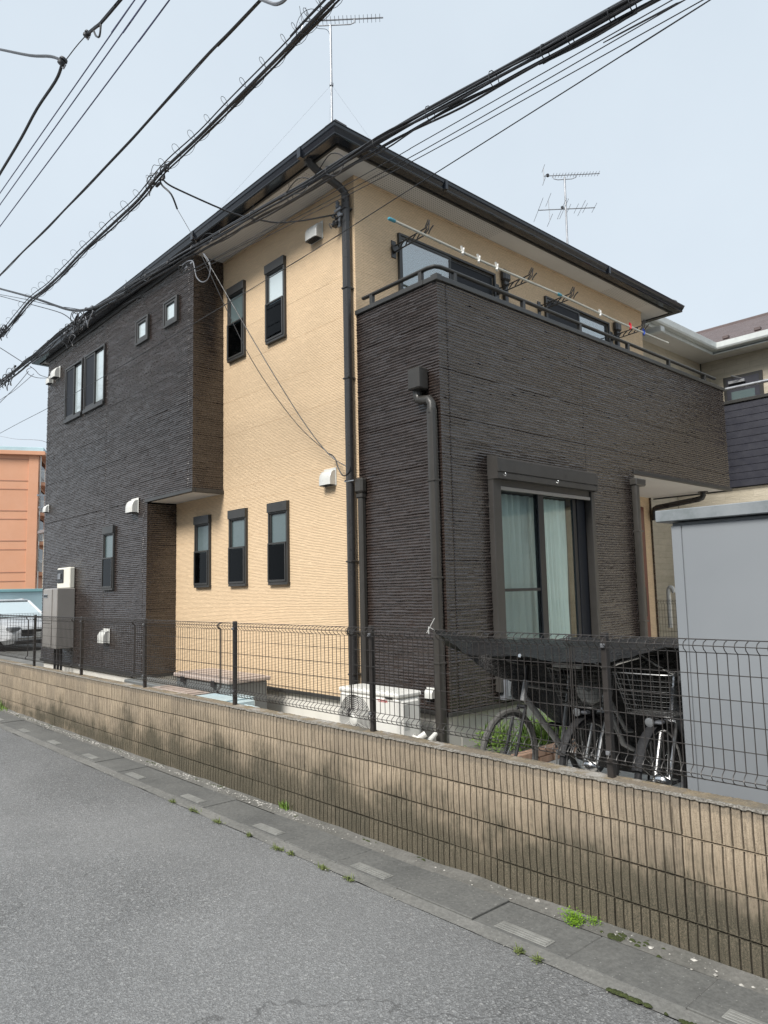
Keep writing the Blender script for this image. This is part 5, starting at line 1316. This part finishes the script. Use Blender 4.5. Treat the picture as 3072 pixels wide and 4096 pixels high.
def insul(c, s, lb):
    t = thing('insulator', c, lb, 'insulator'); b = MB(); b.lathe([(.012,-.03),(.03,-.028),(.034,-.01),(.022,0),(.034,.01),(.03,.028),(.012,.03)], (0,0,0), (.3,.4,.9), 14)
    for v in b.v: pass
    b.v = [(x*s, y*s, z*s) for x, y, z in b.v]; b.build('body', m_cable, t, local=True, smooth=True)
    MB().tube([(0,0,-.05*s),(.03*s,0,-.08*s),(.05*s,.01*s,-.05*s)], .006*s, 6).build('clamp', m_cableg, t, local=True, smooth=True)
insul(W['D'][6], 1.2, 'round brown-black insulator at the bend of the thick cable, upper left'); insul(W['D2'][-1], .9, 'small insulator with ring clamp, upper right of the pair at top left')
cable(W['E'], .012, 'grey cable loop touching the top edge of the picture', m_cableg)
for k, lb, r in (('L1','thin wire crossing the soffit just under the thick bundle, topmost of three',.003),('L2','thin wire crossing the soffit, middle of three under the bundle',.003),('L3','thin wire crossing the soffit, lowest of the three under the bundle',.003),('L4','thin lone wire crossing the cream wall and tall windows',.0036)):
    cable(ext(W[k], 2, 2) if k == 'L4' else ext(W[k], 2, .01), r, lb, m_cable)
cable(W['S1'], .009, 'service cable from the coiled bundle to the bracket at the house corner')
cable(W['S2'], .009, 'short black tail hanging from the cable junction above the roof edge'); cable(W['S2b'], .003, 'very thin wire from the black tail down to the roof edge', m_cableg)
cable(W['S3'], .0055, 'service wire slanting down the cream wall, upper of the two'); cable(W['S4'], .0045, 'service wire slanting down the cream wall, lower of the two')
cable(W['loop'], .007, 'grey cable loop hanging at the top of the dark bay corner', m_cableg); cable(W['S5'], .007, 'black wire curl at the corner downpipe above the vent hood')
cable(ext(W['G'], 3, 0), .017, 'thick black cable entering from the left edge towards the roof gutter')
cable(ext(W['G2'], 3, 0), .006, 'thin cable below the thick one entering from the left edge'); cable(ext(W['G3'], 0, 0), .005, 'thin cable just under the thick one at left')
cable(ext(W['H'], 2, 0), .006, 'thin wire at left sloping down to the cable bundle'); cable(W['M1'], .005, 'wire reaching the small hoods at the far corner, lower of two', m_cableg)
cable(W['M2'], .005, 'wire reaching the small hoods at the far corner, upper of two', m_cableg)
cable(ext(W['N1'], 0, 4), .005, 'thin wire dropping left below the bundle, nearer the house', m_cableg); cable(ext(W['N2'], 0, 4), .004, 'thin wire dropping left below the bundle, outer one', m_cableg)
cable(ext(W['O1'], 4, 0), .006, 'faint wire reaching the far house corner above the orange block', m_cableg)
# junction clutter: connectors, clips and loops where drops leave the bundles
def junction(c, n_, s, lb, seed):
    rr = random.Random(seed); t = thing('cable_junction', c, lb, 'cable junction')
    for k in range(n_):
        p = Vector((max(-2.2*s, min(2.2*s, rr.gauss(0,s*1.3))), rr.gauss(0,.03), max(-.1, min(.06, rr.gauss(0,.04))))); b = MB()
        if k % 3 == 0: b.bbox(p.x-.03*rr.uniform(.5,1.6), p.x+.03, p.y-.012, p.y+.012, p.z-.012, p.z+.014, .003); b.build('connector', m_cable if k % 2 else m_cableg, t, local=True)
        else:
            R_ = rr.uniform(.04,.10)*min(1.1, s/.12); pts = [p+Vector((R_*math.cos(a)*rr.uniform(.7,1.3), .02*math.sin(2*a), R_*math.sin(a)*rr.uniform(.7,1.3)-R_*.4)) for a in [2*math.pi*j/9 for j in range(9)]]
            b.tube(smooth_path(pts+[pts[0]+Vector((.03,0,.02))], 3), rr.uniform(.003,.0065), 5); b.build('loop', m_cable if k % 4 else m_cableg, t, local=True, smooth=True)
junction((-6.52, 3.03, 5.97), 10, .09, 'knot of clamps and wire loops on the coiled bundle above the roof', 3)
junction((-9.1, 3.15, 5.20), 26, .26, 'large tangle of cable loops at the gutter of the dark wing', 4)
junction((-12.0, 3.15, 5.20), 12, .2, 'small tangle of connectors at the far left roof corner', 5)
junction((-11.9, 3.03, 5.90), 9, .12, 'loops and clamp on the coiled bundle at the left picture edge', 6)
junction((-8.03, 4.08, 5.86), 8, .06, 'cluster of strain clamps where wires meet the bay eave', 8)
junction((-5.93, 4.80, 5.86), 7, .035, 'wire curls on the service bracket at the corner', 9)

# ================================================================== ANTENNAS
def antenna(base, top, boomz, fdir, elems, lb, vhf=None):
    t = thing('tv_antenna', base, lb, 'TV antenna'); base = Vector(base); top = Vector(top)
    MB().tube([base, top], .017, 8).build('mast', m_steel, t, smooth=True)
    f = Vector(fdir).normalized(); s = Vector((-f.y, f.x, 0))
    def boom(c, l0, l1, els, r=.011, name='boom'):
        b = MB(); b.tube([c+f*l0, c+f*l1], r, 8); bo = b.build(name, m_steel, t, smooth=True)
        for d, hl in els:
            e = MB(); e.tube([c+f*d-s*hl+Vector((0,0,.0)), c+f*d+s*hl], .004, 5); e.build('element', m_steel, t, smooth=True)
        return bo
    return t, f, s, boom
# nearer antenna on the front hip
t, f, s, boom = antenna((-7.95,6.40,7.15), (-7.95,6.40,10.32), 10.3, (.68,.73,.02), 0, 'TV antenna on a tall thin mast above the front roof corner')
c = Vector((-7.95,6.40,10.40))
boom(c, -.43, .80, [(-.12+k*.062, .082) for k in range(15)])
b = MB(); b.tube([c+f*(-.22), c+f*(-.22)+Vector((0,0,-.06)), c+f*(-.17)+Vector((0,0,-.085)), c+f*.30+Vector((0,0,-.085)), c+f*.36+Vector((0,0,-.06)), c+f*.36], .009, 8); b.build('support_arm', m_steel, t, smooth=True)
for k, hl in ((-.45,.15),(-.36,.12)):
    for sg in (-1, 1): b = MB(); b.tube([c+f*(k+.05), c+f*k+Vector((0,0,.15*sg))], .006, 5); b.tube([c+f*k+Vector((0,0,.13*sg))-s*hl, c+f*k+Vector((0,0,.13*sg))+s*hl], .004, 5); b.build('reflector', m_steel, t, smooth=True)
b = MB(); b.tube(smooth_path([c+f*-.3, c+f*-.2+Vector((0,0,-.12)), c+f*-.05+Vector((0,0,-.16)), c+Vector((0,0,-.35)), c+Vector((.01,0,-.8))]), .004, 5); b.build('coax', m_cable, t, smooth=True)
MB().lathe([(.03,-.02),(.03,.02)], (-7.95,6.40,9.35), n=10).build('guy_ring', m_steel, t)
for g in ((-9.6,4.7,6.7),(-6.2,4.9,6.7),(-8,8.4,8.0)): b = MB(); b.tube([(-7.95,6.40,9.35), g], .0012, 4); b.build('guy_wire', m_steel, t)
# further antenna
t, f, s, boom = antenna((-6.62,10.45,6.95), (-6.56,10.38,8.78), 8.7, (.68,.73,.02), 0, 'double TV antenna with a wide lower array above the far roof edge')
c = Vector((-6.555,10.38,8.815))
boom(c, -.36, .60, [(-.33,.05)]+[(-.20+k*.052, .075) for k in range(16)], .008)
for k in (-.36,): 
    b = MB(); b.tube([c+f*k+Vector((0,0,.15)), c+f*k+Vector((0,0,-.10))], .007, 5); b.tube([c+f*k+Vector((0,0,.14))-s*.12, c+f*k+Vector((0,0,.14))+s*.12], .004, 5); b.tube([c+f*k+Vector((0,0,-.10))-s*.12, c+f*k+Vector((0,0,-.10))+s*.12], .004, 5); b.build('reflector', m_steel, t, smooth=True)
b = MB(); b.tube([c+f*(-.2), c+f*(-.19)+Vector((0,0,-.06)), c+f*(-.12)+Vector((0,0,-.08)), c+f*.12+Vector((0,0,-.075)), c+f*.19+Vector((0,0,-.05)), c+f*.19], .007, 8); b.build('support_arm', m_steel, t, smooth=True)
b = MB(); b.bbox(c.x-.22, c.x-.18, c.y-.23, c.y-.19, c.z-.02, c.z+.03, .004); b.build('balun', m_black, t)
c2 = Vector((-6.58,10.40,8.22)); boom(c2, -.47, .50, [(-.47,.40),(.05,.16),(.18,.16),(.27,.26),(.33,.16),(.49,.16)], .009)
b = MB(); b.tube([c2+f*(-.29)+Vector((0,0,.18)), c2+f*(-.28)+Vector((0,0,-.19))], .006, 5)
b.tube([c2+f*-.29+Vector((0,0,.18))-s*.22, c2+f*-.29+Vector((0,0,.18))+s*.22], .004, 5); b.tube([c2+f*-.28+Vector((0,0,-.19))-s*.22, c2+f*-.28+Vector((0,0,-.19))+s*.22], .004, 5); b.build('reflector', m_steel, t, smooth=True)
b = MB(); q = [c2+f*(-.05+.02*a)+s*(.33*bb_) for a, bb_ in ((-1,-1),(-1,1),(1,1),(1,-1))]; b.tube(q, .004, 5, closed=True); b.build('folded_dipole', m_steel, t, smooth=True)
b = MB(); b.bbox(c2.x-.06, c2.x-.02, c2.y-.06, c2.y-.02, c2.z-.0, c2.z+.05, .004); b.build('junction_box', m_black, t)

# ================================================================== NEIGHBOUR HOUSE (right)
nb = thing('neighbour_house', (-6, 15, 0), 'cream stone-clad neighbouring house with brown roof and navy balcony', 'house')
NX, NY = -6.45, 14.97; NZ = 6.35
b = MB(); b.box(-14, NX, 12.2, 22, 0, NZ); b.box(NX+.001, 8, NY, 22, 0, NZ); b.box(-6.44, 8, 13.56, NY-.001, 0, 3.45)
b.build('wall', m_stonew, nb)
b = MB(); b.bbox(NX, NX+.02, NY-.022, NY-.002, 3.4, NZ, .002)
for x in (-5.03,-2.0,1.1): b.box(x-.006, x+.006, NY-.006, NY-.001, 3.4, NZ)
b.box(-4.42, -4.41, 13.553, 13.559, 0, 3.4); b.build('sealant_joint', m_pipe, nb)
b = MB(); b.box(NX, NX+.46, 11.7, NY-.47, NZ, NZ+.02); b.box(NX, 8, NY-.47, NY+.1, NZ, NZ+.02); b.build('soffit_board', m_soffit, nb)
b = MB(); b.bbox(NX+.44, NX+.47, 11.7, NY-.44, NZ-.02, NZ+.15, .003); b.bbox(NX+.44, 8, NY-.47, NY-.441, NZ-.02, NZ+.15, .003); b.build('fascia', m_ngut, nb)
def gprof(o): return [(0,.10),(.02,.04),(.11,.04),(.13,.07),(.14,.17),(.125,.17),(.115,.07),(.0,.12)]
b = MB(); pf = gprof(0); vs = []
for y_, x_ in ((11.6, 0), (0, 0), (0, 1)):
    for o, z in pf:
        if (y_, x_) == (11.6, 0): vs.append((NX+.471+o, 11.6, NZ+z))
        elif (y_, x_) == (0, 0): vs.append((NX+.471+o, NY-.471-o, NZ+z))
        else: vs.append((8, NY-.471-o, NZ+z))
k = len(pf); b.add(vs, [(c*k+i, (c+1)*k+i, (c+1)*k+(i+1) % k, c*k+(i+1) % k) for c in range(2) for i in range(k)]); b.build('gutter_channel', m_ngut, nb)
# roof rows
def nrow(x0, x1, y0, z0, n_, st=.27, sl=.43):
    for r_ in range(n_):
        y = y0+st*r_; z = z0+st*sl*r_
        b = MB(); b.add([(x0,y,z),(x1,y,z),(x1,y+st+.03,z+(st+.03)*sl-.005),(x0,y+st+.03,z+(st+.03)*sl-.005),(x0,y,z-.05),(x1,y,z-.05)], [(0,1,2,3),(4,5,1,0)])
        b.build('roof_course', m_nroof, nb, fix=False)
nrow(-11.5, 8.5, NY-.55, NZ+.16, 14)
b = MB(); b.bbox(-11.5, 8.5, NY+3.18, NY+3.4, NZ+1.74, NZ+1.83, .02); b.build('ridge_cap', m_nroof, nb)
for k in range(5):
    b = MB(); y = NY-.55+.27*2; z = NZ+.16+.27*.43*2; b.bbox(-5.95+k*.62, -5.83+k*.62, y-.03, y+.06, z, z+.07, .01); b.build('snow_guard', m_nroof, nb)
# wing roof slope
b = MB(); b.add([(NX+.52,11.6,NZ+.17),(NX+.52,20,NZ+.17),(NX-3,20,NZ+1.4),(NX-3,11.6,NZ+1.4)], [(0,1,2,3)]); b.build('wing_roof', m_nroof, nb, fix=False)
# balcony
b = MB()
for k in range(13): pass
for k in range(12):
    z = 3.50+.127*k; o = MB().bbox(-6.43, 8, 13.49, 13.515, z, z+.122, .004); o.build('cladding_board', m_navy, nb)
MB().box(-6.43, 8, 13.516, 13.60, 3.49, 5.03).build('balcony_wall', m_navy, nb)
MB().bbox(-6.43, 8, 13.46, 13.63, 5.03, 5.09, .006).build('balcony_cap', m_trim, nb)
b = MB(); b.tube([(-6.43,13.54,5.33),(8,13.54,5.33)], .03, 10); rl = b.build('handrail', m_steel, nb, smooth=True)
for x in (-6.2,-4.95 if False else -4.2,-2.2,-.2,2): MB().bbox(x-.02,x+.02,13.52,13.56,5.09,5.31,.003).build('rail_post', m_trim, nb)
d = MB().bbox(-5.99, -5.24, NY-.05, NY-.002, 4.0, 5.93, .004).build('balcony_door', m_trim, nb)
MB().bbox(-5.93, -5.30, NY-.062, NY-.051, 4.2, 5.87, .003).build('door_leaf', m_navy, d); MB().bbox(-5.84, -5.39, NY-.068, NY-.0625, 4.9, 5.6, .002).build('pane', m_frost, d)
MB().bbox(-5.87, -5.55, NY-.12, NY-.064, 5.76, 5.82, .005).build('door_closer', m_steel, d); b = MB(); b.tube([(-5.60,NY-.1,5.83),(-5.72,NY-.25,5.88),(-5.80,NY-.1,5.93)], .012, 6); b.build('closer_arm', m_steel, d)
MB().bbox(-5.955, -5.935, NY-.11, NY-.064, 5.0, 5.35, .004).build('handle', m_ngut, d)
# drain pipe on the neighbour wall and rear fence
b = MB(); b.tube(smooth_path([(-6.0,12.05,1.05),(-6.0,12.05,1.62),(-5.98,12.05,1.72),(-5.93,12.05,1.72),(-5.90,12.05,1.64)]), .038, 10)
tag(b.build('vent_pipe', m_white, smooth=True), 'white bent pipe behind the porch in front of the stone wall', 'pipe')
f3 = thing('mesh_fence', (-6.9, 11.9, .5), 'dark mesh fence behind the porch before the neighbouring house', 'fence')
for i in range(5): setobj('mesh_panel', pm, f3, (1.962*i-1.5, 0, -.50)); setobj('post', postm, f3, (1.962*i-1.5, .03, 0))
MB().box(-8.4, 1.4, 11.85, 11.97, .2, .72).build('base_wall', m_found, f3)

# ================================================================== FAR LEFT: car, blue wall, orange block
def car(loc, rz, body_m, lb):
    c = thing('parked_car', loc, lb, 'car', None, rz)
    L, Wd = 4.55, 1.74
    st = [ # y along length from the nose, (half width, bottom, belt z, top z)
      (0,.62,.34,.60),(.08,.76,.24,.68),(.35,.84,.19,.76),(.9,.87,.17,.86),(1.35,.87,.17,.92),(2.6,.87,.17,.94),(3.6,.87,.18,.95),(4.2,.84,.22,.95),(4.5,.76,.32,.86),(4.55,.6,.42,.7)]
    b = MB(); vs = []; n_ = 12
    for y, hw, z0, z1 in st:
        pr_ = [(-hw*.86,z0),(-hw,z0+.12),(-hw*1.0,(z0+z1)/2),(-hw*.97,z1-.05),(-hw*.86,z1),(-hw*.4,z1+.03),(hw*.4,z1+.03),(hw*.86,z1),(hw*.97,z1-.05),(hw,(z0+z1)/2),(hw,z0+.12),(hw*.86,z0)]
        vs += [(x, y, z) for x, z in pr_]
    fs = [(i*n_+k, i*n_+(k+1) % n_, (i+1)*n_+(k+1) % n_, (i+1)*n_+k) for i in range(len(st)-1) for k in range(n_)]+[tuple(range(n_)), tuple((len(st)-1)*n_+k for k in range(n_))]
    b.add(vs, fs); b.build('body', body_m, c, local=True, smooth=True)
    # greenhouse
    gh = [(1.25,.74,.93,.95),(1.95,.62,.93,1.38),(2.4,.62,.93,1.44),(3.2,.62,.93,1.42),(3.95,.70,.93,.98)]
    vs = []
    for y, hw, z0, z1 in gh: vs += [(-.80,y,z0),(-hw,y,z1),(hw,y,z1),(.80,y,z0)]
    b = MB(); b.add(vs, [(i*4+k, i*4+k+1, (i+1)*4+k+1, (i+1)*4+k) for i in range(4) for k in range(3)]); b.build('cabin_glass', m_frostsky, c, local=True)
    b = MB(); b.bbox(-.60, .60, 1.96, 3.2, 1.40, 1.46, .02)
    for s in (-1, 1):
        b.tube([(s*.76,1.22,.94),(s*.62,1.93,1.39),(s*.62,2.4,1.445),(s*.62,3.2,1.42),(s*.72,3.95,.98)], .035, 6)
        b.tube([(s*.82,2.55,.94),(s*.63,2.55,1.43)], .03, 6)
    b.build('roof', body_m, c, local=True, smooth=True)
    MB().bbox(-.50, .50, -.012, .10, .42, .60, .01).build('grille', m_black, c, local=True)
    MB().bbox(-.66, .66, -.02, .08, .20, .30, .01).build('lower_intake', m_black, c, local=True)
    b = MB(); b.bbox(-.52, .52, -.03, .02, .595, .62, .005); b.bbox(-.6, .6, -.035, .05, .36, .40, .008); b.build('chrome_strip', m_chrome, c, local=True)
    for s in (-1, 1):
        MB().bbox(min(s*.50,s*.80), max(s*.50,s*.80), .01, .30, .56, .70, .03).build('headlight', m_lens, c, local=True)
        MB().bbox(s*.95-.09, s*.95+.09, 1.45, 1.60, .93, 1.06, .03).build('side_mirror', body_m, c, local=True)
    MB().bbox(-.165, .165, -.05, -.036, .38, .53, .004).build('number_plate', m_white, c, local=True)
    for y in (.85, 3.55):
        for s in (-1, 1):
            b = MB(); b.lathe([(.30,-.10),(.32,-.08),(.32,.08),(.30,.10)], (s*.80,y,.32), (1,0,0), 24); w = b.build('wheel', m_rubber, c, local=True, smooth=True)
            MB().lathe([(.20,-.105),(.20,.105)], (s*.80,y,.32), (1,0,0), 20).build('rim', m_alu, w, local=True)
    return c
def face_dir(c, n): pass
# nose (local -y) points towards (.82,-.57 mirrored into the lot)
car((-22.3, 6.9, .30), math.atan2(.161, .984)+R(90), m_offw, 'silver white sedan parked beyond the side fence at the far left')
bw = tag(MB().bbox(-32.7, -32.5, 3.7, 30, .3, 2.05, .01).build('boundary_wall', m_bluewall), 'pale blue rendered wall behind the parked car', 'wall')
MB().bbox(-32.75, -32.45, 3.7, 30, 2.05, 2.17, .01).build('wall_cap', m_teal, bw)
# orange apartment block
ob = thing('apartment_block', (-62.7, 19.0, .3), 'orange four-storey apartment block with white balcony railings in the far left distance', 'building', None, math.atan2(.9, .42))
# local +x runs along the end wall to its right corner (origin), local +y runs away along the long side
MB().box(-16, 0, .0, 45, 0, 13.35).build('wall', m_orange, ob, local=True)
MB().bbox(-.72, .02, -.12, -.001, 0, 13.1, .01).build('pilaster', m_orange, ob, local=True)
for z in (12.77,11.0,10.3,8.54,7.86,6.1,5.4,3.57,2.86): MB().box(-16, -.73, -.03, -.001, z-.035, z+.035).build('wall_joint', m_orangeln, ob, local=True)
MB().bbox(-16.4, .52, -.4, 45.4, 13.1, 13.42, .02).build('roof_slab', m_orange, ob, local=True); MB().bbox(-16.3, .40, -.3, 45.3, 13.43, 13.75, .02).build('parapet', m_bluewall, ob, local=True)
for z in (10.95,8.45,6.05,3.55):
    s = MB().bbox(.001, .45, .3, 44, z-.28, z, .01).build('balcony_slab', m_orange, ob, local=True)
    b = MB(); b.box(.38, .43, .35, 44, z+.92, z+.97); b.box(.38, .43, .35, 44, z+.06, z+.1)
    b.box(.0, .43, .32, .37, z+.92, z+.97); b.box(.0, .43, .32, .37, z+.06, z+.10)
    for k in range(5): b.box(.03+.09*k, .05+.09*k, .33, .36, z+.1, z+.92)
    for k in range(110): b.box(.39, .42, .5+.4*k, .53+.4*k, z+.1, z+.92)
    b.build('railing', m_white, s, local=True)
    for k in range(7): MB().box(.002, .02, 1.5+6*k, 3.5+6*k, z+.1, z+2.0).build('window', m_gdark, ob, local=True)
    MB().tube([(.12,.25,z-2.4),(.12,.25,z+2.2)], .06, 8).build('downpipe', m_white, ob, local=True)
# beige building and pole further right
bb_ = thing('building', (-50, 19.5, .3), 'small beige building glimpsed between the orange block and the house', 'building')
MB().bbox(-52, -46, 16.2, 26, .3, 6.1, .02).build('wall', m_stonew, bb_); MB().bbox(-45.99, -45.9, 17.1, 18.0, 3.6, 4.7, .01).build('window', m_gdark, bb_)
MB().bbox(-52.3, -45.7, 15.9, 26.3, 6.1, 6.3, .02).build('roof', m_steel, bb_)
up_ = thing('utility_pole', (-44, 13.85, .3), 'thin pale utility pole beside the orange block', 'utility pole')
MB().tube([(-44,13.85,.3),(-44,13.85,8.6)], [.11,.08], 10).build('pole', m_found, up_, smooth=True)
b = MB(); b.box(-44.05, -43.95, 13.3, 14.5, 7.6, 7.7); b.box(-44.05, -43.95, 13.4, 14.4, 6.9, 7.0); b.build('cross_arm', m_steel, up_)
# ---- the street behind the camera (seen only as reflections in the glossy siding and glass)
def plain_house(x0, x1, y0, y1, h, wm, lb, face):
    t = thing('house', ((x0+x1)/2, (y0+y1)/2, 0), lb, 'house')
    MB().box(x0, x1, y0, y1, 0, h).build('wall', wm, t)
    e = .5; xm, ym = (x0+x1)/2, (y0+y1)/2; hr = h+1.5
    b = MB(); b.add([(x0-e,y0-e,h),(x1+e,y0-e,h),(x1+e,y1+e,h),(x0-e,y1+e,h),(x0+2.5,ym,hr),(x1-2.5,ym,hr)], [(0,1,5,4),(1,2,5),(2,3,4,5),(3,0,4),(3,2,1,0)]); b.build('roof', m_nroof, t)
    n_ = 4
    for zz_ in (1.1, 3.9):
        for k in range(n_):
            b = MB()
            if face == 'y': u = x0+(x1-x0)*(k+.5)/n_; b.box(u-.6, u+.6, y1, y1+.04, zz_, zz_+1.2)
            else: u = y0+(y1-y0)*(k+.5)/n_; b.box(x0-.04, x0, u-.6, u+.6, zz_, zz_+1.2)
            b.build('window', m_pipedk, t)
plain_house(-22, -12, -14, -7, 5.6, m_heat, 'taupe house across the street on the left', 'y')
plain_house(-10, 0, -14, -7, 5.7, m_heat, 'taupe house across the street', 'y')
plain_house(2, 12, -14, -7, 5.6, m_boxg, 'stone-clad house across the street on the right', 'y')
plain_house(13, 22, 5.5, 13, 5.4, m_heat, 'taupe house at the corner beyond the shed', 'x')

nobj = [o for o in bpy.data.objects]
print('objects', len(nobj), 'tris', sum(sum(len(p.vertices)-2 for p in m.polygons) for m in bpy.data.meshes if m.users))
